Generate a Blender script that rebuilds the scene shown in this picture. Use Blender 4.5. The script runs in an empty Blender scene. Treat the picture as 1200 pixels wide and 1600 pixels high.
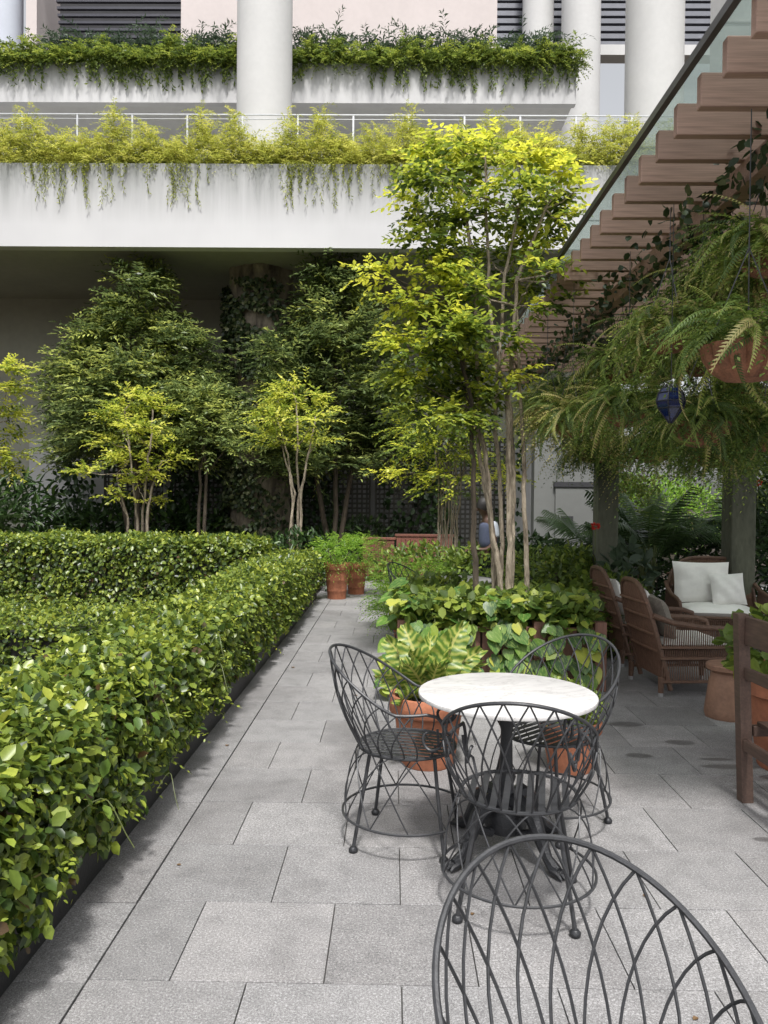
import bpy, math, random
import numpy as np
from mathutils import Vector, Matrix, Euler
random.seed(7); rng = np.random.default_rng(7)
PI = math.pi
scene = bpy.context.scene
# ------------------------------------------------------------------ camera, world, sun, exposure
CAMZ = 1.58
cam_d = bpy.data.cameras.new('camera'); cam = bpy.data.objects.new('camera', cam_d)
scene.collection.objects.link(cam); scene.camera = cam
cam_d.sensor_fit = 'VERTICAL'; cam_d.sensor_height = 36; cam_d.lens = 27
cam_d.clip_start = 0.05; cam_d.clip_end = 1000
R = Matrix.Rotation(0.0125, 4, 'Z') @ Matrix.Rotation(math.radians(90 - 0.86), 4, 'X') @ Matrix.Rotation(0.010, 4, 'Z')
cam.matrix_world = Matrix.Translation((0, 0, CAMZ)) @ R

SUN_DIR = Vector((0.05, -0.48, 0.95)).normalized()      # towards the sun
SUN_EL = math.asin(SUN_DIR.z); SUN_AZ = math.atan2(SUN_DIR.x, SUN_DIR.y)
world = bpy.data.worlds.new('World'); scene.world = world; world.use_nodes = True
wn = world.node_tree.nodes; wl = world.node_tree.links; wn.clear()
sky = wn.new('ShaderNodeTexSky'); sky.sky_type = 'NISHITA'; sky.sun_disc = False
sky.sun_elevation = SUN_EL; sky.sun_rotation = SUN_AZ
sky.air_density = 1.0; sky.dust_density = 4.0; sky.ozone_density = 1.0
hsv = wn.new('ShaderNodeHueSaturation'); hsv.inputs['Saturation'].default_value = 0.16
hsv.inputs['Value'].default_value = 2.0
bg = wn.new('ShaderNodeBackground'); bg.inputs['Strength'].default_value = 0.10
wo = wn.new('ShaderNodeOutputWorld')
wl.new(sky.outputs[0], hsv.inputs['Color']); wl.new(hsv.outputs[0], bg.inputs['Color']); wl.new(bg.outputs[0], wo.inputs[0])
sun_d = bpy.data.lights.new('sun', 'SUN'); sun_d.energy = 4.2; sun_d.angle = math.radians(6); sun_d.color = (1, .975, .93)
sun = bpy.data.objects.new('sun', sun_d); scene.collection.objects.link(sun)
sun.rotation_euler = SUN_DIR.to_track_quat('Z', 'Y').to_euler()
scene.view_settings.view_transform = 'Standard'; scene.view_settings.look = 'None'
scene.view_settings.exposure = 0.13; scene.view_settings.gamma = 1.0
scene.view_settings.use_curve_mapping = False
try:
    scene.cycles.max_bounces = 8; scene.cycles.transparent_max_bounces = 12
    scene.cycles.diffuse_bounces = 4; scene.cycles.transmission_bounces = 6
except Exception: pass

C = scene.collection
def at(px, py, Y):
    """plan measurement -> world point at distance Y from the camera"""
    return Vector(((px - 615 - .010 * (py - 782)) * Y / 1200, Y, CAMZ - (py - 782 - .010 * (px - 615)) * Y / 1200))

# ------------------------------------------------------------------ materials
def new_mat(name):
    m = bpy.data.materials.new(name); m.use_nodes = True
    nt = m.node_tree; nt.nodes.clear()
    out = nt.nodes.new('ShaderNodeOutputMaterial'); b = nt.nodes.new('ShaderNodeBsdfPrincipled')
    nt.links.new(b.outputs[0], out.inputs[0])
    return m, nt, b, out
def rgba(c): return (c[0], c[1], c[2], 1)
def N(nt, t, **kw):
    n = nt.nodes.new(t)
    for k, v in kw.items(): setattr(n, k, v)
    return n
def ramp(nt, fac, stops):
    r = nt.nodes.new('ShaderNodeValToRGB')
    els = r.color_ramp.elements
    while len(els) > 1: els.remove(els[-1])
    els[0].position = stops[0][0]; els[0].color = rgba(stops[0][1])
    for p, c in stops[1:]:
        e = els.new(p); e.color = rgba(c)
    nt.links.new(fac, r.inputs[0]); return r
def noise(nt, vec, scale, detail=4, rough=.55, dist=0):
    n = nt.nodes.new('ShaderNodeTexNoise'); n.inputs['Scale'].default_value = scale
    n.inputs['Detail'].default_value = detail; n.inputs['Roughness'].default_value = rough
    n.inputs['Distortion'].default_value = dist
    nt.links.new(vec, n.inputs['Vector']); return n
def mapping(nt, vec, scale):
    m = nt.nodes.new('ShaderNodeMapping'); m.inputs['Scale'].default_value = scale
    nt.links.new(vec, m.inputs['Vector']); return m.outputs[0]
def mix(nt, fac, a, b, mode='MIX'):
    m = nt.nodes.new('ShaderNodeMix'); m.data_type = 'RGBA'; m.blend_type = mode
    for s, v in ((0, fac), (6, a), (7, b)):
        if hasattr(v, 'links') or hasattr(v, 'is_linked'): nt.links.new(v, m.inputs[s])
        elif s == 0: m.inputs[0].default_value = v
        else: m.inputs[s].default_value = rgba(v)
    return m.outputs[2]
def math_(nt, op, a, b=None, clamp=False):
    m = nt.nodes.new('ShaderNodeMath'); m.operation = op; m.use_clamp = clamp
    for i, v in enumerate((a, b)):
        if v is None: continue
        if hasattr(v, 'is_linked'): nt.links.new(v, m.inputs[i])
        else: m.inputs[i].default_value = v
    return m.outputs[0]
def bump(nt, b, h, strength, dist=.01):
    n = nt.nodes.new('ShaderNodeBump'); n.inputs['Strength'].default_value = strength
    n.inputs['Distance'].default_value = dist
    nt.links.new(h, n.inputs['Height']); nt.links.new(n.outputs[0], b.inputs['Normal'])
def geo_pos(nt): return nt.nodes.new('ShaderNodeNewGeometry').outputs['Position']
def obj_co(nt): return nt.nodes.new('ShaderNodeTexCoord').outputs['Object']

def simple(name, c, rough=.6, var=.25, scale=6, bumps=.15, metal=0, stretch=(1, 1, 1), spec=.5, objrand=0):
    m, nt, b, out = new_mat(name)
    co = mapping(nt, obj_co(nt), stretch)
    n1 = noise(nt, co, scale, 5); n2 = noise(nt, co, scale * 7, 3)
    dk = tuple(x * (1 - var) for x in c); lt = tuple(min(1, x * (1 + var)) for x in c)
    r = ramp(nt, n1.outputs[0], [(.3, dk), (.7, lt)])
    col = mix(nt, .35, r.outputs[0], ramp(nt, n2.outputs[0], [(.35, dk), (.65, lt)]).outputs[0])
    if objrand:
        oi = nt.nodes.new('ShaderNodeObjectInfo')
        v = math_(nt, 'ADD', math_(nt, 'MULTIPLY', oi.outputs['Random'], objrand), 1 - objrand / 2)
        hs = nt.nodes.new('ShaderNodeHueSaturation'); nt.links.new(col, hs.inputs['Color']); nt.links.new(v, hs.inputs['Value'])
        col = hs.outputs[0]
    nt.links.new(col, b.inputs['Base Color'])
    b.inputs['Roughness'].default_value = rough; b.inputs['Metallic'].default_value = metal
    b.inputs['Specular IOR Level'].default_value = spec
    if bumps: bump(nt, b, n2.outputs[0], bumps)
    return m

def leaf_mat(name, stops, transl=.4, rough=.42, objrand=0, spec=.5, tcol=1.35):
    m, nt, b, out = new_mat(name)
    a = N(nt, 'ShaderNodeAttribute', attribute_name='tone')
    fac = a.outputs['Fac']
    if objrand:
        oi = nt.nodes.new('ShaderNodeObjectInfo')
        fac = math_(nt, 'ADD', fac, math_(nt, 'MULTIPLY', oi.outputs['Random'], objrand))
    r = ramp(nt, fac, stops)
    n1 = noise(nt, geo_pos(nt), 60, 2)
    col = mix(nt, .25, r.outputs[0], n1.outputs[0], 'OVERLAY')
    nt.links.new(col, b.inputs['Base Color'])
    b.inputs['Roughness'].default_value = rough; b.inputs['Specular IOR Level'].default_value = spec
    t = nt.nodes.new('ShaderNodeBsdfTranslucent')
    hs = nt.nodes.new('ShaderNodeHueSaturation'); hs.inputs['Value'].default_value = tcol; hs.inputs['Hue'].default_value = .495
    nt.links.new(col, hs.inputs['Color']); nt.links.new(hs.outputs[0], t.inputs['Color'])
    ms = nt.nodes.new('ShaderNodeMixShader'); ms.inputs[0].default_value = transl
    nt.links.new(b.outputs[0], ms.inputs[1]); nt.links.new(t.outputs[0], ms.inputs[2]); nt.links.new(ms.outputs[0], out.inputs[0])
    return m

M = {}
M['iron'] = simple('wrought_iron', (.045, .046, .05), .45, .3, 30, .1, .3)
M['cast'] = simple('cast_iron', (.03, .031, .035), .42, .3, 20, .3, .3)
M['terra'] = simple('terracotta', (.36, .135, .072), .8, .32, 5, .2)
M['terra2'] = simple('terracotta_brown', (.27, .15, .10), .7, .25, 6, .2)
M['basket'] = simple('terracotta_basket', (.27, .12, .07), .85, .5, 12, .5)
M['soil'] = simple('soil', (.035, .024, .016), .95, .5, 25, .8)
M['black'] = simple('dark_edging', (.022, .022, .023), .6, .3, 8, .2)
M['mortar'] = simple('joint_mortar', (.05, .048, .045), .95, .3, 30, .2)
M['rattan'] = simple('rattan', (.13, .073, .048), .55, .4, 40, .4)
M['rattan2'] = simple('rattan_panel', (.185, .10, .065), .6, .4, 60, .6, stretch=(1, 1, .2))
M['cream'] = simple('cushion_fabric', (.78, .77, .74), .9, .05, 4, .15)
M['taupe'] = simple('taupe_fabric', (.22, .195, .165), .9, .3, 9, .2)
M['stalk'] = simple('green_stalk', (.10, .12, .04), .6, .3, 20, .1)
M['post'] = simple('weathered_post', (.10, .105, .075), .85, .4, 5, .4, stretch=(1, 1, .3))
M['steel'] = simple('rail_steel', (.55, .56, .57), .35, .1, 10, 0, .7)
M['darksteel'] = simple('dark_rail_steel', (.10, .10, .105), .4, .15, 10, 0, .6)
M['hair'] = simple('hair', (.012, .010, .009), .5, .2, 50, .3)
M['skin'] = simple('skin', (.11, .06, .042), .5, .08, 12, .05)
M['vest'] = simple('vest_cloth', (.085, .10, .16), .85, .15, 30, .15)
M['shirt'] = simple('shirt_cloth', (.62, .65, .72), .85, .08, 30, .1)
M['trousers'] = simple('trouser_cloth', (.02, .022, .03), .85, .2, 30, .1)
M['greywall'] = simple('grey_render', (.36, .36, .355), .85, .08, 1.2, .08)
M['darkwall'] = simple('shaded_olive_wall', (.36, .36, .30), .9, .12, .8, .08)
M['pinkwall'] = simple('pinkish_cladding', (.56, .50, .49), .8, .05, 1.0, .05)
M['column'] = simple('column_paint', (.53, .527, .523), .75, .05, 1.3, .05)
M['lattice'] = simple('lattice_paint', (.05, .047, .038), .8, .3, 6, .2)
M['louvre'] = simple('louvre_metal', (.15, .155, .18), .5, .15, 4, 0, .2)
M['darklouvre'] = simple('dark_louvre_metal', (.045, .045, .06), .5, .15, 4, 0, .2)
M['shadewall'] = simple('white_paint_shaded', (.17, .175, .17), .85, .08, 1.2, .08)  # white utility wall, its shade put into a darker base colour
M['dim'] = simple('dark_recess', (.04, .04, .045), .9, .2, 2, 0)
M['bluewall'] = simple('blue_grey_paint', (.50, .53, .60), .8, .05, 1, .03)

def paver_mat(dark=False):
    m, nt, b, out = new_mat('granite_paver' + ('_dark' if dark else ''))
    P = geo_pos(nt)
    oi = nt.nodes.new('ShaderNodeObjectInfo')
    sp = noise(nt, P, 120, 3, .75); sp2 = noise(nt, P, 300, 2, .7)
    big = noise(nt, P, 1.1, 5, .6, .4); mid = noise(nt, P, 9, 4, .6)
    base = ramp(nt, sp.outputs[0], [(.37, (.10, .098, .097)), (.46, (.235, .228, .226)), (.56, (.31, .302, .30)), (.63, (.62, .615, .61))])
    c2 = mix(nt, .5, base.outputs[0], ramp(nt, sp2.outputs[0], [(.40, (.12, .117, .115)), (.60, (.46, .45, .445))]).outputs[0])
    c2 = mix(nt, 1, c2, (.72, .735, .758), 'MULTIPLY')
    c3 = mix(nt, .65, c2, ramp(nt, big.outputs[0], [(.32, (.30, .29, .285)), (.5, (.5, .49, .485)), (.7, (.60, .59, .58))]).outputs[0], 'OVERLAY')
    c3 = mix(nt, .4, c3, ramp(nt, mid.outputs[0], [(.32, (.33, .33, .33)), (.5, (.5, .5, .5)), (.68, (.60, .595, .59))]).outputs[0], 'OVERLAY')
    hs = nt.nodes.new('ShaderNodeHueSaturation')
    nt.links.new(math_(nt, 'ADD', math_(nt, 'MULTIPLY', oi.outputs['Random'], .24), .88), hs.inputs['Value'])
    nt.links.new(c3, hs.inputs['Color'])
    warm = nt.nodes.new('ShaderNodeMath'); warm.operation = 'FRACT'
    nt.links.new(math_(nt, 'MULTIPLY', oi.outputs['Random'], 7.3), warm.inputs[0])
    col = mix(nt, math_(nt, 'MULTIPLY', warm.outputs[0], .18), hs.outputs[0], mix(nt, 1, hs.outputs[0], (1.0, .93, .90), 'MULTIPLY'))
    # damp blotches left on the floor
    wet = None
    wn_ = noise(nt, P, 7, 4, .6, .6)
    for (x, y, rx, ry) in ((1.66, 5.48, .14, .07), (1.91, 5.08, .11, .06), (1.55, 4.80, .10, .055), (2.05, 4.62, .20, .05), (2.0, 4.75, .12, .03), (2.28, 4.45, .16, .05), (1.78, 3.62, .08, .03), (1.05, 5.2, .10, .05)):
        s = N(nt, 'ShaderNodeVectorMath', operation='SUBTRACT'); nt.links.new(P, s.inputs[0]); s.inputs[1].default_value = (x, y, 0)
        d = N(nt, 'ShaderNodeVectorMath', operation='DIVIDE'); nt.links.new(s.outputs[0], d.inputs[0]); d.inputs[1].default_value = (rx, ry, 1)
        l = N(nt, 'ShaderNodeVectorMath', operation='LENGTH'); nt.links.new(d.outputs[0], l.inputs[0])
        v = math_(nt, 'SUBTRACT', 1.25, math_(nt, 'ADD', l.outputs['Value'], math_(nt, 'MULTIPLY', wn_.outputs[0], .6)))
        v = math_(nt, 'MULTIPLY', v, 6, True)
        wet = v if wet is None else math_(nt, 'MAXIMUM', wet, v)
    col = mix(nt, math_(nt, 'MULTIPLY', wet, .75), col, mix(nt, 1, col, (.38, .38, .38), 'MULTIPLY'))
    nt.links.new(col, b.inputs['Base Color'])
    nt.links.new(math_(nt, 'SUBTRACT', .72, math_(nt, 'MULTIPLY', wet, .3)), b.inputs['Roughness'])
    b.inputs['Specular IOR Level'].default_value = .4
    bump(nt, b, sp.outputs[0], .25, .003)
    return m
M['paver'] = paver_mat()

def marble():
    m, nt, b, out = new_mat('white_marble')
    co = obj_co(nt)
    n = noise(nt, mapping(nt, co, (1.2, 4, 1)), 2.2, 8, .6, 1.6)
    r = ramp(nt, n.outputs[0], [(.40, (.56, .55, .545)), (.48, (.51, .50, .495)), (.50, (.33, .32, .318)), (.52, (.50, .49, .485)), (.6, (.58, .57, .565))])
    n2 = noise(nt, co, 5, 4); col = mix(nt, .3, r.outputs[0], ramp(nt, n2.outputs[0], [(.3, (.45, .438, .435)), (.6, (.60, .59, .585))]).outputs[0])
    nt.links.new(col, b.inputs['Base Color']); b.inputs['Roughness'].default_value = .32
    return m
M['marble'] = marble()

def wood(name, c, vx=(.35, 10, 14), var=.35, rough=.6, objrand=.3):
    m, nt, b, out = new_mat(name)
    co = obj_co(nt); cc = mapping(nt, co, vx)
    n = noise(nt, cc, 3.0, 6, .65, .4); n2 = noise(nt, cc, 14, 4, .6)
    lo = tuple(x * (1 - var) for x in c); hi = tuple(x * (1 + var) for x in c)
    col = mix(nt, .5, ramp(nt, n.outputs[0], [(.3, lo), (.7, hi)]).outputs[0], ramp(nt, n2.outputs[0], [(.35, lo), (.65, hi)]).outputs[0])
    oi = nt.nodes.new('ShaderNodeObjectInfo')
    hs = nt.nodes.new('ShaderNodeHueSaturation'); nt.links.new(col, hs.inputs['Color'])
    nt.links.new(math_(nt, 'ADD', math_(nt, 'MULTIPLY', oi.outputs['Random'], objrand), 1 - objrand / 2), hs.inputs['Value'])
    nt.links.new(hs.outputs[0], b.inputs['Base Color']); b.inputs['Roughness'].default_value = rough
    bump(nt, b, n2.outputs[0], .2, .004)
    return m
M['beamwood'] = wood('pergola_wood', (.40, .25, .20), (.25, 12, 12))
M['planterwood'] = wood('planter_wood', (.17, .085, .06), (10, 10, .6))
M['redwood'] = wood('red_box_wood', (.16, .06, .04), (10, 10, .5))
M['teak'] = wood('teak', (.085, .052, .04), (6, .8, 6))

def fascia_mat():
    m, nt, b, out = new_mat('stained_white_render')
    P = geo_pos(nt)
    streak = noise(nt, mapping(nt, P, (1.6, 1.6, .10)), 2.2, 6, .62, .2)
    fine = noise(nt, mapping(nt, P, (9, 9, .35)), 2.0, 4, .6)
    sep = nt.nodes.new('ShaderNodeSeparateXYZ'); nt.links.new(P, sep.inputs[0])
    big = noise(nt, P, .5, 3)
    # runoff stains start under the planter lips and fade down the wall
    h1 = math_(nt, 'DIVIDE', math_(nt, 'SUBTRACT', sep.outputs[2], 6.9), 1.3, True)
    h2 = math_(nt, 'DIVIDE', math_(nt, 'SUBTRACT', sep.outputs[2], 11.5), .8, True)
    gate = math_(nt, 'GREATER_THAN', sep.outputs[2], 10.0)
    hh = math_(nt, 'ADD', math_(nt, 'MULTIPLY', h2, gate), math_(nt, 'MULTIPLY', h1, math_(nt, 'SUBTRACT', 1.0, gate)))
    s = math_(nt, 'MULTIPLY', math_(nt, 'MULTIPLY', math_(nt, 'SUBTRACT', streak.outputs[0], .26), 2.6, True), hh, True)
    s = math_(nt, 'ADD', s, math_(nt, 'MULTIPLY', math_(nt, 'MULTIPLY', hh, hh), .30), True)
    s = math_(nt, 'ADD', math_(nt, 'MULTIPLY', s, 1.0), math_(nt, 'MULTIPLY', math_(nt, 'SUBTRACT', fine.outputs[0], .5), .10), True)
    col = mix(nt, s, (.53, .528, .537), (.17, .18, .17))
    col = mix(nt, .18, col, big.outputs[0], 'OVERLAY')
    nt.links.new(col, b.inputs['Base Color']); b.inputs['Roughness'].default_value = .8
    return m
M['fascia'] = fascia_mat()

def bark_mat(name, lo, hi, st=(5, 5, 1.2)):
    m, nt, b, out = new_mat(name)
    co = mapping(nt, geo_pos(nt), st)
    n = noise(nt, co, 2.5, 7, .7, .5); n2 = noise(nt, co, 12, 3)
    r = ramp(nt, n.outputs[0], [(.35, lo), (.65, hi)])
    nt.links.new(mix(nt, .3, r.outputs[0], n2.outputs[0], 'OVERLAY'), b.inputs['Base Color'])
    b.inputs['Roughness'].default_value = .9; bump(nt, b, n.outputs[0], .8, .03)
    return m
M['bark'] = bark_mat('stem_bark', (.11, .085, .06), (.46, .39, .30), (9, 9, 2.5))
M['bark_dark'] = bark_mat('dark_bark', (.035, .028, .02), (.11, .085, .06), (9, 9, 2.5))
M['rockcol'] = bark_mat('bark_clad_column', (.075, .062, .048), (.31, .265, .20), (1.4, 1.4, .5))

m, nt, b, out = new_mat('canopy_glass')
tr = nt.nodes.new('ShaderNodeBsdfTransparent'); tr.inputs[0].default_value = (.56, .60, .59, 1)
gl = nt.nodes.new('ShaderNodeBsdfGlossy'); gl.inputs['Roughness'].default_value = .06; gl.inputs[0].default_value = (.9, 1, .97, 1)
df = nt.nodes.new('ShaderNodeBsdfTranslucent'); df.inputs[0].default_value = (.42, .47, .45, 1)
m1 = nt.nodes.new('ShaderNodeMixShader'); m1.inputs[0].default_value = .06
m2 = nt.nodes.new('ShaderNodeMixShader')
dn = noise(nt, geo_pos(nt), 2.5, 5); 
nt.links.new(math_(nt, 'MULTIPLY', dn.outputs[0], .35), m2.inputs[0])
nt.links.new(tr.outputs[0], m1.inputs[1]); nt.links.new(gl.outputs[0], m1.inputs[2])
nt.links.new(m1.outputs[0], m2.inputs[1]); nt.links.new(df.outputs[0], m2.inputs[2]); nt.links.new(m2.outputs[0], out.inputs[0])
M['glass'] = m
m, nt, b, out = new_mat('blue_lantern_glass')
b.inputs['Base Color'].default_value = (.01, .025, .12, 1); b.inputs['Roughness'].default_value = .08
b.inputs['Specular IOR Level'].default_value = .9; b.inputs['Transmission Weight'].default_value = .4
M['blueglass'] = m

# leaf colour families
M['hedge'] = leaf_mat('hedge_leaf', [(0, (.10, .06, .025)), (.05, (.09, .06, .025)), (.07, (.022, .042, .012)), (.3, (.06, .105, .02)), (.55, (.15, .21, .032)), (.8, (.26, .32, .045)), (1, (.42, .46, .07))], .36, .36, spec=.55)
M['hedge_one'] = leaf_mat('hedge_leaf_single', [(0, (.03, .055, .016)), (.5, (.075, .135, .028)), (.8, (.17, .26, .04)), (1, (.40, .44, .06))], .3, .33, objrand=1, spec=.55)
M['yellow'] = leaf_mat('golden_leaf', [(0, (.07, .11, .02)), (.3, (.24, .31, .04)), (.6, (.46, .50, .07)), (1, (.66, .66, .13))], .5, .45)
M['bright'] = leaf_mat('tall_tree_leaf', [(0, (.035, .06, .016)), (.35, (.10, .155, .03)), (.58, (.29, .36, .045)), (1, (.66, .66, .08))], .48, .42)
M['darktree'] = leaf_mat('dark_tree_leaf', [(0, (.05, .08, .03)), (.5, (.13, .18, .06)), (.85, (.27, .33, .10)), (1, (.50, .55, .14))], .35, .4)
M['asparagus'] = leaf_mat('asparagus_leaf', [(0, (.16, .20, .035)), (.5, (.38, .41, .07)), (1, (.62, .60, .15))], .45, .5)
M['trail'] = leaf_mat('trailing_leaf', [(0, (.05, .085, .02)), (.5, (.15, .21, .035)), (1, (.36, .41, .07))], .4, .5)
M['bluegreen'] = leaf_mat('grey_green_leaf', [(0, (.03, .055, .03)), (1, (.09, .13, .08))], .25, .5)
M['fern'] = leaf_mat('fern_leaf', [(0, (.04, .075, .02)), (.4, (.10, .165, .035)), (.75, (.22, .30, .06)), (.93, (.40, .46, .11)), (1.0, (.50, .44, .18))], .42, .5, objrand=1)
M['palm'] = leaf_mat('palm_leaf', [(0, (.02, .045, .016)), (1, (.07, .12, .035))], .25, .38, objrand=1)
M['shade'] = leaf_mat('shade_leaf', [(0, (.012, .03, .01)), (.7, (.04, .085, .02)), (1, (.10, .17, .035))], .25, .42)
M['shrub'] = leaf_mat('shrub_leaf', [(0, (.05, .085, .02)), (.6, (.14, .21, .035)), (1, (.34, .40, .07))], .4, .42)
M['lime'] = leaf_mat('lime_fern_leaf', [(0, (.09, .19, .02)), (.6, (.20, .36, .04)), (1, (.36, .50, .08))], .45, .5)
M['ivy'] = leaf_mat('ivy_leaf', [(0, (.02, .035, .014)), (.7, (.05, .08, .025)), (1, (.20, .21, .10))], .2, .45)
M['rose'] = simple('red_petals', (.55, .03, .02), .6, .2, 20, 0)

def pothos_mat():
    m, nt, b, out = new_mat('pothos_leaf')
    oi = nt.nodes.new('ShaderNodeObjectInfo'); co = obj_co(nt)
    add = N(nt, 'ShaderNodeVectorMath', operation='ADD'); nt.links.new(co, add.inputs[0])
    cb = nt.nodes.new('ShaderNodeCombineXYZ'); nt.links.new(math_(nt, 'MULTIPLY', oi.outputs['Random'], 50), cb.inputs[0]); nt.links.new(cb.outputs[0], add.inputs[1])
    n = noise(nt, mapping(nt, add.outputs[0], (9, 2.2, 1)), 1.0, 4, .6, .5)
    base = ramp(nt, oi.outputs['Random'], [(0, (.03, .085, .018)), (.5, (.07, .17, .028)), (.86, (.14, .26, .035)), (.94, (.36, .44, .06)), (1, (.50, .50, .09))])
    f = ramp(nt, n.outputs[0], [(.50, (0, 0, 0)), (.62, (1, 1, 1))])
    col = mix(nt, math_(nt, 'MULTIPLY', f.outputs[0], .55), base.outputs[0], (.34, .43, .12))
    nt.links.new(col, b.inputs['Base Color']); b.inputs['Roughness'].default_value = .34
    t = nt.nodes.new('ShaderNodeBsdfTranslucent'); nt.links.new(col, t.inputs[0])
    ms = nt.nodes.new('ShaderNodeMixShader'); ms.inputs[0].default_value = .35
    nt.links.new(b.outputs[0], ms.inputs[1]); nt.links.new(t.outputs[0], ms.inputs[2]); nt.links.new(ms.outputs[0], out.inputs[0])
    return m
M['pothos'] = pothos_mat()
def nest_mat():
    m, nt, b, out = new_mat('birds_nest_fern_leaf')
    uv = N(nt, 'ShaderNodeUVMap', uv_map='uv'); s = nt.nodes.new('ShaderNodeSeparateXYZ'); nt.links.new(uv.outputs[0], s.inputs[0])
    u = math_(nt, 'ABSOLUTE', math_(nt, 'SUBTRACT', s.outputs[0], .5))
    v = math_(nt, 'SUBTRACT', s.outputs[1], math_(nt, 'MULTIPLY', u, .14))
    n = noise(nt, uv.outputs[0], 5, 3)
    ph = math_(nt, 'ADD', math_(nt, 'MULTIPLY', v, 75), math_(nt, 'MULTIPLY', n.outputs[0], 5))
    w = math_(nt, 'SINE', ph)
    r = ramp(nt, math_(nt, 'ADD', math_(nt, 'MULTIPLY', w, .5), .5), [(.15, (.08, .16, .025)), (.55, (.24, .31, .045)), (1, (.44, .46, .12))])
    rib = ramp(nt, u, [(0, (1, 1, 1)), (.035, (1, 1, 1)), (.06, (0, 0, 0))])
    edge = ramp(nt, n.outputs[0], [(.4, (.10, .22, .03)), (.7, (.30, .38, .05))])
    col = mix(nt, .18, r.outputs[0], edge.outputs[0])
    col = mix(nt, math_(nt, 'MULTIPLY', rib.outputs[0], .7), col, (.55, .52, .16))
    nt.links.new(col, b.inputs['Base Color']); b.inputs['Roughness'].default_value = .4
    t = nt.nodes.new('ShaderNodeBsdfTranslucent'); nt.links.new(col, t.inputs[0])
    ms = nt.nodes.new('ShaderNodeMixShader'); ms.inputs[0].default_value = .4
    nt.links.new(b.outputs[0], ms.inputs[1]); nt.links.new(t.outputs[0], ms.inputs[2]); nt.links.new(ms.outputs[0], out.inputs[0])
    return m
M['nest'] = nest_mat()

# ------------------------------------------------------------------ object helpers
def link(name, mesh, parent=None):
    o = bpy.data.objects.new(name, mesh); C.objects.link(o)
    if parent is not None: o.parent = parent
    return o
def thing(name, label, cat, loc=(0, 0, 0), rz=0, group=None):
    o = bpy.data.objects.new(name, None); C.objects.link(o); o.location = loc; o.rotation_euler = (0, 0, rz)
    o.empty_display_size = .1
    return tag(o, label, cat, group)
def tag(o, label, cat=None, group=None, kind=None):
    if label: o['label'] = label
    if cat: o['category'] = cat
    if group: o['group'] = group
    if kind: o['kind'] = kind
    return o
def children(o, table={}):
    return [c for c in C.objects if c.parent == o]
def copy_tree(root, loc, rz, label, scale=1, group=None):
    r = root.copy(); C.objects.link(r); r.location = loc; r.rotation_euler = (0, 0, rz); r.scale = (scale,) * 3
    r['label'] = label
    if group: r['group'] = group
    for ch in children(root):
        c = ch.copy(); C.objects.link(c); c.parent = r
        for g in children(ch):
            d = g.copy(); C.objects.link(d); d.parent = c
    return r

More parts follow.
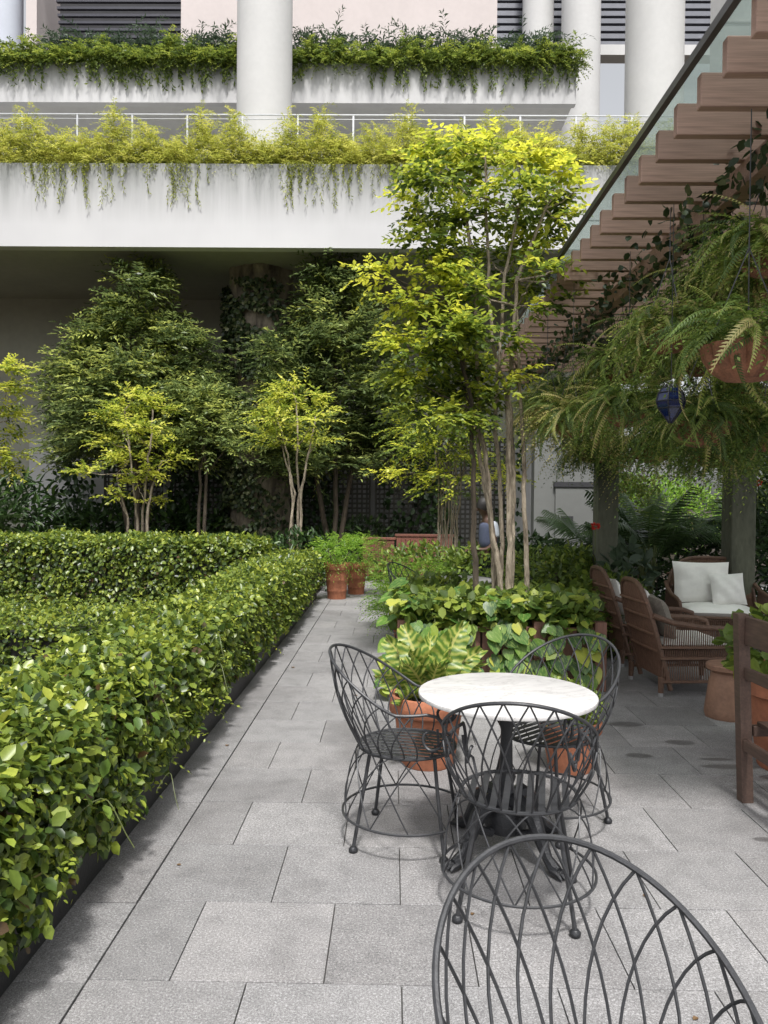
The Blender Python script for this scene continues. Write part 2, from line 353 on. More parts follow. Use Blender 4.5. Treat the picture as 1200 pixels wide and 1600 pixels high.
class MB:
    def __init__(s): s.v = []; s.f = []; s.sm = []
    def add(s, vs, fs, smooth=False):
        n = len(s.v); s.v += [tuple(p) for p in vs]; s.f += [tuple(i + n for i in f) for f in fs]; s.sm += [smooth] * len(fs)
        return s
    def box(s, x0, x1, y0, y1, z0, z1, bev=0, mat=None):
        if bev:
            b = bev; vs = []; 
            for sx, X in ((1, x0), (-1, x1)):
                for sy, Y in ((1, y0), (-1, y1)):
                    for sz, Z in ((1, z0), (-1, z1)):
                        vs += [(X, Y + sy * b, Z + sz * b), (X + sx * b, Y, Z + sz * b), (X + sx * b, Y + sy * b, Z)]
            i = lambda a, c, d, k: (a * 4 + c * 2 + d) * 3 + k
            fs = []
            for a in (0, 1):
                fs.append([i(a, 0, 0, 0), i(a, 1, 0, 0), i(a, 1, 1, 0), i(a, 0, 1, 0)][::(-1 if a == 0 else 1)])
                fs.append([i(0, a, 0, 1), i(1, a, 0, 1), i(1, a, 1, 1), i(0, a, 1, 1)][::(1 if a == 0 else -1)])
                fs.append([i(0, 0, a, 2), i(1, 0, a, 2), i(1, 1, a, 2), i(0, 1, a, 2)][::(-1 if a == 0 else 1)])
            for a in (0, 1):
                for c in (0, 1):
                    fl = 1 if a == c else -1
                    fs.append([i(a, c, 0, 0), i(a, c, 1, 0), i(a, c, 1, 1), i(a, c, 0, 1)][::fl])
                    fs.append([i(a, 0, c, 0), i(a, 1, c, 0), i(a, 1, c, 2), i(a, 0, c, 2)][::-fl])
                    fs.append([i(0, a, c, 1), i(1, a, c, 1), i(1, a, c, 2), i(0, a, c, 2)][::fl])
                    for d in (0, 1):
                        fs.append([i(a, c, d, 0), i(a, c, d, 1), i(a, c, d, 2)][::(1 if (a + c + d) % 2 else -1)])
        else:
            vs = [(x, y, z) for x in (x0, x1) for y in (y0, y1) for z in (z0, z1)]
            fs = [(0, 1, 3, 2), (4, 6, 7, 5), (0, 4, 5, 1), (2, 3, 7, 6), (0, 2, 6, 4), (1, 5, 7, 3)]
        if mat is not None: vs = [mat @ Vector(p) for p in vs]
        return s.add(vs, fs)
    def tube(s, pts, r, n=6, cap=True):
        pts = [Vector(p) for p in pts]; k = len(pts)
        rs = r if isinstance(r, (list, tuple)) else [r] * k
        vs = []; up = None
        for i, p in enumerate(pts):
            t = (pts[min(i + 1, k - 1)] - pts[max(i - 1, 0)])
            if t.length < 1e-9: t = Vector((0, 0, 1))
            t.normalize()
            if up is None:
                up = Vector((0, 0, 1)) if abs(t.z) < .9 else Vector((1, 0, 0))
            a = up - t * up.dot(t)
            if a.length < 1e-6: a = t.orthogonal()
            a.normalize(); up = a; b = t.cross(a)
            for j in range(n):
                th = 2 * PI * j / n
                vs.append(p + (a * math.cos(th) + b * math.sin(th)) * rs[i])
        fs = [(i * n + j, i * n + (j + 1) % n, (i + 1) * n + (j + 1) % n, (i + 1) * n + j) for i in range(k - 1) for j in range(n)]
        if cap: fs += [tuple(range(n))[::-1], tuple((k - 1) * n + j for j in range(n))]
        return s.add(vs, fs, True)
    def lathe(s, prof, c=(0, 0, 0), n=32, fn=None, closed_bottom=True, closed_top=True):
        vs = []
        for (r, z) in prof:
            for j in range(n):
                th = 2 * PI * j / n; rr = r * (fn(th, z) if fn else 1)
                vs.append((c[0] + rr * math.cos(th), c[1] + rr * math.sin(th), c[2] + z))
        k = len(prof)
        fs = [(i * n + j, i * n + (j + 1) % n, (i + 1) * n + (j + 1) % n, (i + 1) * n + j) for i in range(k - 1) for j in range(n)]
        if closed_bottom: fs.append(tuple(range(n))[::-1])
        if closed_top: fs.append(tuple((k - 1) * n + j for j in range(n)))
        return s.add(vs, fs, True)
    def build(s, name, mat, parent=None, world=False, auto=True):
        me = bpy.data.meshes.new(name)
        v = s.v
        if world and parent is not None:
            r = parent
            while r.parent is not None: r = r.parent
            l = r.location; v = [(p[0] - l.x, p[1] - l.y, p[2] - l.z) for p in v]
        me.from_pydata(v, [], s.f); me.polygons.foreach_set('use_smooth', s.sm)
        me.materials.append(M[mat] if isinstance(mat, str) else mat)
        if any(s.sm):
            try: me.set_sharp_from_angle(angle=math.radians(42))
            except Exception: pass
        me.update()
        return link(name, me, parent)

def nrm(a): return a / np.maximum(np.linalg.norm(a, axis=-1, keepdims=True), 1e-9)
def np_mesh(name, V, F, tone, mat):
    me = bpy.data.meshes.new(name); nv = len(V); nf, k = F.shape
    me.vertices.add(nv); me.vertices.foreach_set('co', V.astype(np.float32).ravel())
    me.loops.add(nf * k); me.loops.foreach_set('vertex_index', F.astype(np.int32).ravel())
    me.polygons.add(nf); me.polygons.foreach_set('loop_start', (np.arange(nf) * k).astype(np.int32))
    at_ = me.attributes.new('tone', 'FLOAT', 'FACE'); at_.data.foreach_set('value', tone.astype(np.float32))
    me.materials.append(M[mat] if isinstance(mat, str) else mat)
    me.update(calc_edges=True); me.validate()
    return me
class Leaves:
    """collects leaves as arrays; one joined mesh"""
    def __init__(s): s.V = []; s.F = []; s.T = []; s.n = 0
    def leaf(s, P, D, Nn, L, W, tone, fold=.18, curl=.15, simple=False):
        n = len(P)
        if n == 0: return s
        D = nrm(D); S = nrm(np.cross(D, Nn)); Nn = np.cross(S, D)
        L = np.broadcast_to(np.asarray(L, float), (n,))[:, None]; W = np.broadcast_to(np.asarray(W, float), (n,))[:, None]
        def q(a, w, h): return P + D * L * a + S * W * w + Nn * L * h
        if simple:
            vs = [q(0, 0, 0), q(.5, .5, fold * .3), q(1, 0, -curl), q(.5, -.5, fold * .3)]
            V = np.stack(vs, 1).reshape(-1, 3); F = np.array([[0, 1, 2, 3]])
        else:
            vs = [q(0, 0, 0), q(.28, .42, fold * .35), q(.66, .42, fold * .35 - curl * .5), q(1, 0, -curl), q(.66, -.42, fold * .35 - curl * .5), q(.28, -.42, fold * .35)]
            V = np.stack(vs, 1).reshape(-1, 3); F = np.array([[0, 1, 2, 3], [0, 3, 4, 5]])
        k = len(vs); idx = (np.arange(n) * k)[:, None, None] + F[None]
        s.F.append(idx.reshape(-1, 4) + s.n); s.V.append(V); s.n += len(V)
        s.T.append(np.repeat(np.broadcast_to(tone, (n,)), len(F)))
        return s
    def twigs(s, P, D, L, n_leaf, ll, lw, tone, droop=.25, jit=.25, spread=.9, simple=True, taper=.4, flat=.35):
        n = len(P)
        if n == 0: return s
        D = nrm(D); L = np.broadcast_to(np.asarray(L, float), (n,))
        up = np.array([0, 0, 1.0]); S = nrm(np.cross(D, up + rng.normal(0, .2, (n, 3))))
        t = (np.arange(n_leaf) + .6) / n_leaf
        pos = P[:, None] + D[:, None] * (L[:, None] * t)[..., None] - up * (droop * L[:, None] * t ** 2)[..., None]
        side = np.where(np.arange(n_leaf) % 2 == 0, 1., -1.)
        dirs = D[:, None] * (.45 + .6 * t)[None, :, None] + S[:, None] * (side * spread)[None, :, None] - up * (droop * t)[None, :, None] + rng.normal(0, jit, (n, n_leaf, 3))
        nor = up + rng.normal(0, flat, (n, n_leaf, 3))
        sc = (1 - taper * t)[None, :] * rng.uniform(.8, 1.15, (n, n_leaf))
        tt = np.clip(np.broadcast_to(tone, (n,))[:, None] + rng.normal(0, .10, (n, n_leaf)), 0, 1)
        return s.leaf(pos.reshape(-1, 3), dirs.reshape(-1, 3), nor.reshape(-1, 3), (ll * sc).ravel(), (lw * sc).ravel(), tt.ravel(), simple=simple)
    def build(s, name, mat, parent=None, world=True, kind='stuff'):
        V = np.concatenate(s.V); F = np.concatenate(s.F); T = np.concatenate(s.T)
        if world and parent is not None:
            r = parent
            while r.parent is not None: r = r.parent
            V = V - np.array(r.location)
        o = link(name, np_mesh(name, V, F, T, mat), parent)
        if kind: o['kind'] = kind
        return o
def lumps(P, f=1.0):
    x, y, z = P[:, 0] * f, P[:, 1] * f, P[:, 2] * f
    return (np.sin(x * 3.1 + y * 1.7 + 1) * np.sin(y * 2.3 - z * 2.9 + .5) + .6 * np.sin(x * 7.3 + z * 5.1) * np.sin(y * 6.1 + 2) + .4 * np.sin(x * 15 + y * 13 + z * 11)) / 2
def blob_pts(c, r, n, shell=.55):
    d = nrm(rng.normal(0, 1, (n, 3))); rr = shell + (1 - shell) * rng.random(n) ** .6
    return np.array(c) + d * np.array(r) * rr[:, None], d

# ------------------------------------------------------------------ ground and paving
MB().box(-120, 160, -60, 220, -.35, -.06).build('ground', 'soil')['kind'] = 'structure'
MB().box(-1.30, 9.5, .2, 15.4, -.058, -.014).build('paving_bed', 'mortar')['kind'] = 'structure'
pav = bpy.data.objects.new('paving', None); C.objects.link(pav); pav['kind'] = 'structure'
TW, TH = .507, .4985; G = .0021
slab_cache = {}
def slab(w, h):
    k = (round(w, 3), round(h, 3))
    if k not in slab_cache:
        o = MB().box(-w / 2 + G, w / 2 - G, -h / 2 + G, h / 2 - G, -.04, 0, .0012)
        me = bpy.data.meshes.new('paver'); me.from_pydata(o.v, [], o.f); me.materials.append(M['paver']); slab_cache[k] = me
    return slab_cache[k]
slabs = []
row_y0 = 2.485 - 4 * TH
for r_ in range(30):
    y = row_y0 + r_ * TH
    if y + TH > 15.35: break
    off = 0 if r_ % 2 == 0 else .253
    x = -.985; xe = -.985 + (.265 if r_ % 2 == 0 else .52)
    while x < 7.2:
        slabs.append((x, xe, y, y + TH)); x = xe; xe = x + TW
for r_ in range(30):
    y = row_y0 - .02 + r_ * TH
    if y + TH > 15.35: break
    slabs.append((-1.262, -.985 - .004, y, y + TH))
slabs.sort(key=lambda s: math.hypot((s[0] + s[1]) / 2, s[2]) if s[3] > 2.0 and abs((s[0] + s[1]) / 2) < .56 * s[3] + .3 else 90 + s[2])
restpav = MB()
for i, (x0, x1, y0, y1) in enumerate(slabs):
    dz = random.uniform(-.0012, .0012)
    if i < 300:
        o = link('paving_slab', slab(x1 - x0, y1 - y0), pav); o.location = ((x0 + x1) / 2, (y0 + y1) / 2, dz)
    else:
        restpav.box(x0 + G, x1 - G, y0 + G, y1 - G, -.04, dz, .0012)
restpav.build('paving_slab', 'paver', pav)['kind'] = 'stuff'

fl_m = bpy.data.meshes.new('fallen_leaf'); fl_m.from_pydata([(0, 0, 0), (.35, .3, .12), (.3, .7, .1), (0, 1, .02), (-.3, .7, .14), (-.35, .3, .1), (0, .5, .02)], [], [(6, 0, 1), (6, 1, 2), (6, 2, 3), (6, 3, 4), (6, 4, 5), (6, 5, 0)])
fl_m.materials.append(simple('dry_leaf', (.12, .07, .03), .7, .4, 30, 0))
for x, y, s_, lab in ((-.92, 3.28, .022, 'tiny dark fallen leaf by the long joint near the hedge'), (1.03, 3.09, .03, 'small brown fallen leaf to the right of the table feet'), (.32, 2.93, .022, 'tiny fallen leaf on the slab left of the front chair'), (-1.05, 4.9, .035, 'small fallen leaf on the slab strip beside the hedge'), (-.3, 6.2, .04, 'fallen leaf in the middle of the path'), (-.95, 7.2, .045, 'fallen leaf at the hedge side further along the path'), (.95, 2.35, .024, 'fallen bud behind the nearest chair')):
    o = link('fallen_leaf', fl_m); o.location = (x, y, .002); o.rotation_euler = (0, 0, x * 9); o.scale = (s_,) * 3; tag(o, lab, 'leaf', 'fallen leaves on the paving')

# ------------------------------------------------------------------ building
bld = thing('building', 'white terraced building with round columns and planted balconies across the back of the courtyard', 'building', (0, 18, 0))
def part(name, mat, *b, parent=bld, bev=0):
    return MB().box(*b, bev).build(name, mat, parent, world=True)
part('lower_fascia', 'fascia', -16, 7.5, 15.0, 15.25, 6.48, 8.10)
part('soffit', 'darkwall', -16, 7.5, 15.252, 19.4, 6.60, 6.75)
part('planter_trough', 'fascia', -16, 7.5, 15.252, 16.3, 6.752, 7.9)
part('terrace_floor', 'greywall', -16, 7.5, 16.302, 26, 6.752, 8.0)
part('back_wall', 'darkwall', -16, 4.7, 19.402, 19.7, -.06, 6.75)
part('upper_fascia', 'fascia', -16, 4.36, 19.0, 19.2, 11.33, 12.30)
part('upper_soffit', 'column', -16, 4.33, 19.202, 22.2, 11.42, 11.6)
part('terrace_wall', 'greywall', -16, 3.2, 22.202, 22.4, 8.0, 11.6)
part('upper_wall', 'pinkwall', -6.0, 2.7, 21.3, 21.6, 11.602, 17.5)
part('recess_wall', 'dim', -10.5, -6.002, 22.8, 23.0, 11.602, 17.5)
part('recess_side_wall', 'pinkwall', -10.3, -10.0, 21.3, 22.79, 11.602, 17.5)
lou = MB()
for k in range(26): lou.box(-9.6, -6.01, 22.50 - k * .05, 22.60 - k * .05, 12.4 + k * .17, 12.47 + k * .17)
lou.build('ceiling_louvre', 'darklouvre', bld, world=True)['kind'] = 'stuff'
def column(x, y, r, z0, z1, mat='column', name='column'):
    return MB().lathe([(r, z0), (r, (z0 + z1) / 2), (r, z1)], (x, y, 0), 40).build(name, mat, bld, world=True)
column((408 - 615) * 17 / 1200 - .02, 17.1, .605, 8.0, 17)
column((1008 - 615) * 17 / 1200 + .06, 17.1, .62, 8.0, 18)
column((895 - 615) * 24 / 1200 + .1, 24.3, .60, 8.0, 20)
column((836 - 615) * 24 / 1200 + .1, 25.2, .50, 8.0, 20)
column((6 - 615) * 22 / 1200 + .1, 21.6, .50, 8.0, 17.5, 'bluewall')
lou = MB()
for k in range(26): lou.box(2.75, 11.8, 26.0, 26.12, 17.1 - .245 + k * .25, 17.1 - .09 + k * .25)
lou.build('wall_louvre', 'louvre', bld, world=True)['kind'] = 'stuff'
part('louvre_backing', 'dim', 2.75, 11.8, 26.3, 26.4, 16.85, 23)
part('lintel', 'column', 2.75, 11.8, 25.9, 26.41, 16.5, 16.84)
part('louvre_low', 'louvre', 2.75, 5.0, 26.0, 26.1, 12.0, 16.4)
# bark clad column below the terrace
def barkfn(th, z): return 1 + .045 * math.sin(5 * th + 1.3 * z) + .03 * math.sin(11 * th - 3.1 * z) + .02 * math.sin(23 * th + 7 * z)
prof = [(.66 + .10 * math.exp(-z * 1.5) + .04 * math.sin(z * 3), z) for z in np.linspace(0, 6.6, 54)]
bc = thing('clad_column', 'round column clad in rough bark with ivy climbing its left side', 'column', (-2.98, 17.1, 0))
MB().lathe(prof, (0, 0, 0), 64, barkfn).build('shaft', 'rockcol', bc)
iv = Leaves(); n = 9000
th = rng.normal(math.radians(222), math.radians(52), n); z = rng.uniform(0.4, 6.3, n)
keep = np.sin(z * 4 + th * 3) + np.sin(z * 9) * .5 > -.75; th = th[keep]; z = z[keep]; n = len(th)
nn_ = np.stack([np.cos(th), np.sin(th), np.zeros(n)], 1); P = nn_ * (.72 + rng.random(n) * .12)[:, None] + np.stack([np.zeros(n), np.zeros(n), z], 1)
iv.leaf(P, nn_ * .3 + rng.normal(0, .6, (n, 3)) + np.array([0, 0, -.6]), nn_ + rng.normal(0, .35, (n, 3)), .10, .085, rng.random(n))
iv.build('ivy', 'ivy', bc, world=False)
column(4.3, 17.1, .6, 0, 6.6, 'darkwall')

# terrace railing
rail = MB()
rail.tube([(-16, 15.75, 9.42), (7.5, 15.75, 9.42)], .018, 6); rail.tube([(-16, 15.75, 9.33), (7.5, 15.75, 9.33)], .010, 6)
ro = rail.build('railing', 'steel', bld, world=True)
pm = MB().box(-.018, .018, -.01, .01, -1.35, 0)
me = bpy.data.meshes.new('railing_post'); me.from_pydata(pm.v, [], pm.f); me.materials.append(M['steel'])
for k in range(18):
    o = link('railing_post', me, ro); o.location = (-12.2 + k * 1.13, 15.75 - 18, 9.41)
mesh_ = MB()
for k in range(330): 
    x = -11 + k * .055; mesh_.box(x, x + .012, 16.8, 16.81, 8.0, 9.2)
for k in range(20): mesh_.box(-11, 7.2, 16.812, 16.82, 8.05 + k * .06, 8.06 + k * .06)
mesh_.build('mesh_screen', 'steel', bld, world=True)['kind'] = 'stuff'

# white wing of the building beyond the pergola, seen through the canopy
wing = thing('wing_wall', 'pale sloping wall of the side wing behind the glass canopy edge', 'wall', (9.6, 20, 0))
w_ = MB()
w_.add([(7.2, 18.0, 8), (9.2, 12.5, 8), (9.2, 12.5, 20), (7.2, 18.0, 20), (7.8, 18.2, 8), (9.8, 12.7, 8), (9.8, 12.7, 20), (7.8, 18.2, 20)], [(0, 1, 2, 3), (4, 7, 6, 5), (0, 3, 7, 4), (1, 5, 6, 2), (3, 2, 6, 7), (0, 4, 5, 1)])
w_.build('wall', 'column', wing, world=True)

# lattice screens on the back wall
for k, (x0, x1, lab) in enumerate(((-6.9, -5.6, 'far left dark lattice screen, leftmost of those on the back wall'), (-5.3, -3.7, 'dark lattice screen left of the bark clad column'), (-2.2, -.6, 'dark lattice screen just right of the bark clad column'), (-.4, 1.1, 'dark lattice screen behind the red wooden boxes'), (1.3, 2.8, 'dark lattice screen behind the standing man'))):
    t = thing('lattice_screen', lab, 'lattice', ((x0 + x1) / 2, 18.35, 0), 0, 'lattice screens along the back wall')
    f = MB(); f.box(x0 - .05, x0, 18.32, 18.38, 0, 3.1); f.box(x1, x1 + .05, 18.32, 18.38, 0, 3.1); f.box(x0, x1, 18.32, 18.38, 3.05, 3.1)
    f.build('frame', 'lattice', t, world=True)
    s_ = MB(); x = x0 + .04
    while x < x1 - .03: s_.box(x, x + .045, 18.33, 18.345, 0, 3.05); x += .115
    z = .1
    while z < 3.0: s_.box(x0, x1, 18.347, 18.362, z, z + .045); z += .115
    s_.build('slat', 'lattice', t, world=True)['kind'] = 'stuff'
back = thing('backdrop_panel', 'pale rendered panel low on the back wall behind the lattice', 'wall', (-2, 18.9, 0))
MB().box(-9, 3.5, 18.85, 18.95, 0, 3.0).build('panel', 'column', back, world=True)

# white utility wall with vent at the right
uw = thing('utility_wall', 'pale utility wall, greyed for shade, with a small dark square vent behind the planting', 'wall', (3.3, 14, 0))
MB().box(2.55, 4.0, 14.0, 14.3, 0, 3.2).build('wall', 'shadewall', uw, world=True)
MB().box(2.93, 3.95, 13.95, 13.998, 0, 1.85).build('door_panel', 'shadewall', uw, world=True)
MB().box(2.90, 4.0, 13.93, 13.999, 1.86, 1.95).build('lintel', 'dim', uw, world=True)
MB().box(3.04, 3.25, 13.93, 13.949, 1.12, 1.33).build('vent', 'dim', uw, world=True)

# ------------------------------------------------------------------ pergola with glass canopy
PH = CAMZ + 2.0
pg = thing('pergola', 'wooden pergola with closely spaced brown slats under a glass canopy on the right', 'pergola', (3.0, 7.5, 0))
bmsh = MB().box(0, 5.4, 0, .055, 0, .171, .004)
me = bpy.data.meshes.new('slat'); me.from_pydata(bmsh.v, [], bmsh.f); me.materials.append(M['beamwood'])
for k in range(32):
    o = link('slat', me, pg); y = 3.30 - 3055e-4 * 3 + k * .3055
    o.location = (1.52 - 3.0 + random.uniform(-.004, .004), y - 7.5 + random.uniform(-.006, .006), PH + random.uniform(-.003, .003))
    o.scale = (1, 1, 1)
MB().box(2.02, 2.14, 2.4, 12.3, PH - .14, PH - .002).build('carrier_beam', 'beamwood', pg, world=True)
MB().box(4.0, 4.15, 2.4, 12.3, PH - .14, PH - .002).build('carrier_beam', 'beamwood', pg, world=True)
for (x, y, w) in ((2.42, 8.8, .23), (4.02, 9.0, .28), (4.02, 3.0, .26)):
    p_ = MB().box(x - w / 2, x + w / 2, y - w / 2, y + w / 2, 0, PH - .142, .01); p_.box(x - w / 2 - .03, x + w / 2 + .03, y - w / 2 - .03, y + w / 2 + .03, 0, .12, .01)
    p_.build('post', 'post', pg, world=True)
MB().box(1.455, 1.49, 2.35, 12.4, PH + .19, PH + .235).build('gutter_rail', 'darksteel', pg, world=True)
for k in range(8):
    MB().box(1.492, 6.9, 2.35 + k * 1.245, 2.35 + (k + 1) * 1.245 - .012, PH + .205, PH + .217).build('glass_pane', 'glass', pg, world=True)
# vine on the carrier beam
vn = thing('climbing_vine', 'dark climbing vine wound along the pergola beam with dangling tendrils', 'vine', (2.08, 7, PH - .1))
L = Leaves(); 
for c in range(34):
    y = 3.2 + c * .27; k = 42
    P = np.array([2.08, y, PH - .08]) + rng.normal(0, 1, (k, 3)) * np.array([.13, .13, .11])
    L.leaf(P, rng.normal(0, 1, (k, 3)) + np.array([0, 0, -.5]), rng.normal(0, 1, (k, 3)), .07, .055, rng.random(k) * .9)
for c in range(16):
    y = random.uniform(3.4, 9); x = 2.0 + random.uniform(-.25, .3); ln = random.uniform(.2, .6); k = int(ln * 42)
    zz = PH - .1 - np.linspace(0, ln, k); P = np.stack([x + .04 * np.sin(zz * 9), np.full(k, y), zz], 1)
    L.leaf(P, rng.normal(0, 1, (k, 3)) + np.array([0, 0, -.6]), rng.normal(0, 1, (k, 3)), .05, .04, rng.random(k))
L.build('foliage', 'ivy', vn)
s_ = MB(); s_.tube([(2.08 + .09 * math.sin(i * .9), 3.2 + i * .18, PH - .08 + .07 * math.cos(i * .9)) for i in range(50)], .012, 5)
s_.build('stem', 'bark_dark', vn, world=True)

# ------------------------------------------------------------------ hedges
def hedge(name, label, x0, x1, y0, y1, z0, z1, n, ll, r=.14, mat='hedge', near_bias=0, soft=.05, parts=0):
    t = thing(name, label, 'hedge', ((x0 + x1) / 2, (y0 + y1) / 2, 0))
    c = np.array([(x0 + x1) / 2, (y0 + y1) / 2, (z0 + z1) / 2]); h = np.array([(x1 - x0) / 2, (y1 - y0) / 2, (z1 - z0) / 2])
    def sample(n, ymax=None):
        a = np.array([h[1] * h[2], h[1] * h[2], h[0] * h[2], h[0] * h[2], h[0] * h[1], 0]); a /= a.sum()
        f = rng.choice(6, n, p=a); p = rng.uniform(-1, 1, (n, 3)) * h
        if near_bias:
            u = rng.random(n) ** near_bias; p[:, 1] = (u * 2 - 1) * h[1]
        for k, (ax, sg) in enumerate(((0, 1), (0, -1), (1, 1), (1, -1), (2, 1), (2, -1))):
            p[f == k, ax] = sg * h[ax]
        inner = np.clip(p, -(h - r), (h - r)); nn = nrm(p - inner); 
        dep = -rng.random(n) ** 1.6 * .20 + soft * lumps(c + p, 1.6) * 1.5 + rng.normal(0, .012, n)
        return c + inner + nn * (r + dep)[:, None], nn
    P, nn = sample(n)
    D = rng.normal(0, .75, (n, 3)) + nn * .35 + np.array([0, 0, -.45]) * (1 - nn[:, 2:3]) 
    NN = nn * .8 + np.array([0, 0, .55]) + rng.normal(0, .38, (n, 3))
    sz = ll * np.clip(rng.lognormal(-.10, .26, n), .45, 1.45)
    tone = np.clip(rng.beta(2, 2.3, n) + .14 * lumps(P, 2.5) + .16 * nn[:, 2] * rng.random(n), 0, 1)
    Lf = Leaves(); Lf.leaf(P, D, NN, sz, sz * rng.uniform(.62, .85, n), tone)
    # new shoots standing out of the clipped face
    k = n // 120; P2, n2 = sample(k); P2 = P2 + n2 * .02
    Lf.twigs(P2, n2 * .6 + rng.normal(0, .5, (k, 3)) + np.array([0, 0, .3]), .13, 6, ll * .75, ll * .45, .75, droop=.3, simple=False)
    o = Lf.build('foliage', mat, t)
    cr = MB().box(x0 + .14, x1 - .14, y0 + .14, y1 - .14, z0 + .04, z1 - .13).build('dark_core', 'black', t, world=True)  # solid dark box added inside: blocks the view through, keeps leaf gaps dark
    return t, sample
hx0, hx1 = -1.88, -1.15
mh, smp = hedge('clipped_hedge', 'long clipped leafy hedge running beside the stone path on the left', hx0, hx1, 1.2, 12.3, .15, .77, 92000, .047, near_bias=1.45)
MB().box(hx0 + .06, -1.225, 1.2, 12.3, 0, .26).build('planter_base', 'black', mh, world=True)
# the nearest leaves one by one
lm = Leaves(); lm.leaf(np.zeros((1, 3)), np.array([[0, 1., 0]]), np.array([[0, 0, 1.]]), 1, .66, 0.0)
leafmesh = np_mesh('leaf', np.concatenate(lm.V), np.concatenate(lm.F), np.concatenate(lm.T), 'hedge_one')
cnt = 0
while cnt < 290:
    P, nn = smp(400)
    for p, n_ in zip(P, nn):
        if cnt >= 290: break
        if not (1.9 < p[1] < 4.6) or n_[0] < .3 and n_[2] < .5 or p[2] < .2: continue
        p = p + n_ * .035
        d = Vector(rng.normal(0, .6, 3)) + Vector(n_) * .4 + Vector((0, 0, -.5)); nz = Vector(n_) * .8 + Vector((0, 0, .6)) + Vector(rng.normal(0, .3, 3))
        d.normalize(); s = d.cross(nz).normalized(); nz = s.cross(d)
        sc = random.uniform(.045, .075)
        o = link('leaf', leafmesh, mh)
        mm = Matrix((s, d, nz)).transposed().to_4x4()
        mm = Matrix.Translation(Vector(p) - mh.location) @ mm @ Matrix.Diagonal((sc, sc, sc, 1))
        o.matrix_local = mm; cnt += 1
# wiry vine shoots out of the near hedge
for (px, py, Y, dx) in ((60, 1290, 2.75, .25), (330, 1060, 4.3, .12), (330, 1010, 4.6, .1), (200, 1120, 3.6, .15), (250, 1240, 3.6, .12)):
    p0 = at(px, py, Y); p0.x = max(p0.x, -1.16)
    MB().tube([p0 + Vector((dx * t_, .05 * math.sin(t_ * 5), .09 * math.sin(t_ * 3) - .08 * t_ * t_)) for t_ in np.linspace(0, 1, 9)], .002, 4).build('tendril', 'stalk', mh, world=True)
hedge('clipped_hedge', 'clipped hedge cross piece at the far end in front of the golden trees', -9.5, -1.9, 11.0, 12.2, 0.05, .99, 60000, .062)
hedge('clipped_hedge', 'low clipped hedge cross piece in the left middle, sunlit on top', -6.8, -1.9, 5.75, 6.9, 0.05, .66, 36000, .040)

# ------------------------------------------------------------------ terrace plantings
def planting(name, label, x0, x1, y, z, hgt, n, nl, ll, lw, mat, depth=.3, hang=0, tone=(.2, .9), up=.6, gap=0):
    Lf = Leaves(); x = rng.uniform(x0, x1, n)
    clump = .62 + .38 * np.sin(x * 2.1 + 1) * np.sin(x * 5.3) + .25 * np.sin(x * 11)
    P = np.stack([x, y + rng.normal(0, depth, n) * .5, z + rng.random(n) ** 1.3 * hgt * np.clip(clump, .35, 1.2) * .75], 1)
    D = np.stack([rng.normal(0, .8, n), rng.normal(-.35, .55, n), rng.normal(up, .45, n)], 1)
    Lf.twigs(P, D, rng.uniform(.25, .5, n), nl, ll, lw, rng.uniform(*tone, n), droop=.55, spread=.75)
    return Lf
L = planting('', '', -12, 7.5, 15.35, 8.12, 1.35, 13000, 14, .085, .022, 'asparagus')
n = 900; x = rng.uniform(-12, 7.5, n); m_ = (np.sin(x * 2.7) + np.sin(x * 1.1 + 2) + rng.normal(0, .5, n)) > .1; x = x[m_]; n = len(x)
ln = rng.uniform(.1, .95, n) ** 2.2
for a in range(n):
    k = int(3 + ln[a] * 26); zz = 8.12 - np.linspace(0, ln[a], k)
    P = np.stack([x[a] + .03 * np.sin(zz * 9 + a), np.full(k, 14.97) - rng.random(k) * .03, zz], 1)
    L.leaf(P, rng.normal(0, .5, (k, 3)) + np.array([0, -.1, -.8]), rng.normal(0, 1, (k, 3)) + np.array([0, -1, 0]), .075, .022, rng.uniform(.0, .5, k), simple=True)
o = L.build('trailing_plants', 'asparagus'); tag(o, 'feathery yellow green plants spilling over the lower terrace edge', 'plants')
L = planting('', '', -12, 4.45, 19.15, 12.28, .8, 5200, 14, .11, .04, 'trail', tone=(.1, .9), up=.35)
n = 700; x = rng.uniform(-12, 4.4, n); m_ = (np.sin(x * 1.9 + 1) + np.sin(x * .8) + rng.normal(0, .5, n)) > -.5; x = x[m_]; n = len(x)
ln = rng.uniform(.1, 1.0, n) ** 2 * .75
for a in range(n):
    k = int(3 + ln[a] * 22); zz = 12.35 - np.linspace(0, ln[a], k)
    P = np.stack([x[a] + .04 * np.sin(zz * 7 + a), np.full(k, 18.95) - rng.random(k) * .05, zz], 1)
    L.leaf(P, rng.normal(0, .6, (k, 3)) + np.array([0, -.1, -.7]), rng.normal(0, 1, (k, 3)) + np.array([0, -1, 0]), .11, .045, rng.uniform(.0, .7, k), simple=True)
o = L.build('trailing_plants', 'trail'); tag(o, 'dense green trailing plants hanging over the upper terrace edge', 'plants')
xs = [-8.7, -7.9, -7.1, -6.2, -5.1, -4.4, -2.3, -1.6, -.6, .3, 1.2, 1.9, 2.9, 3.7]
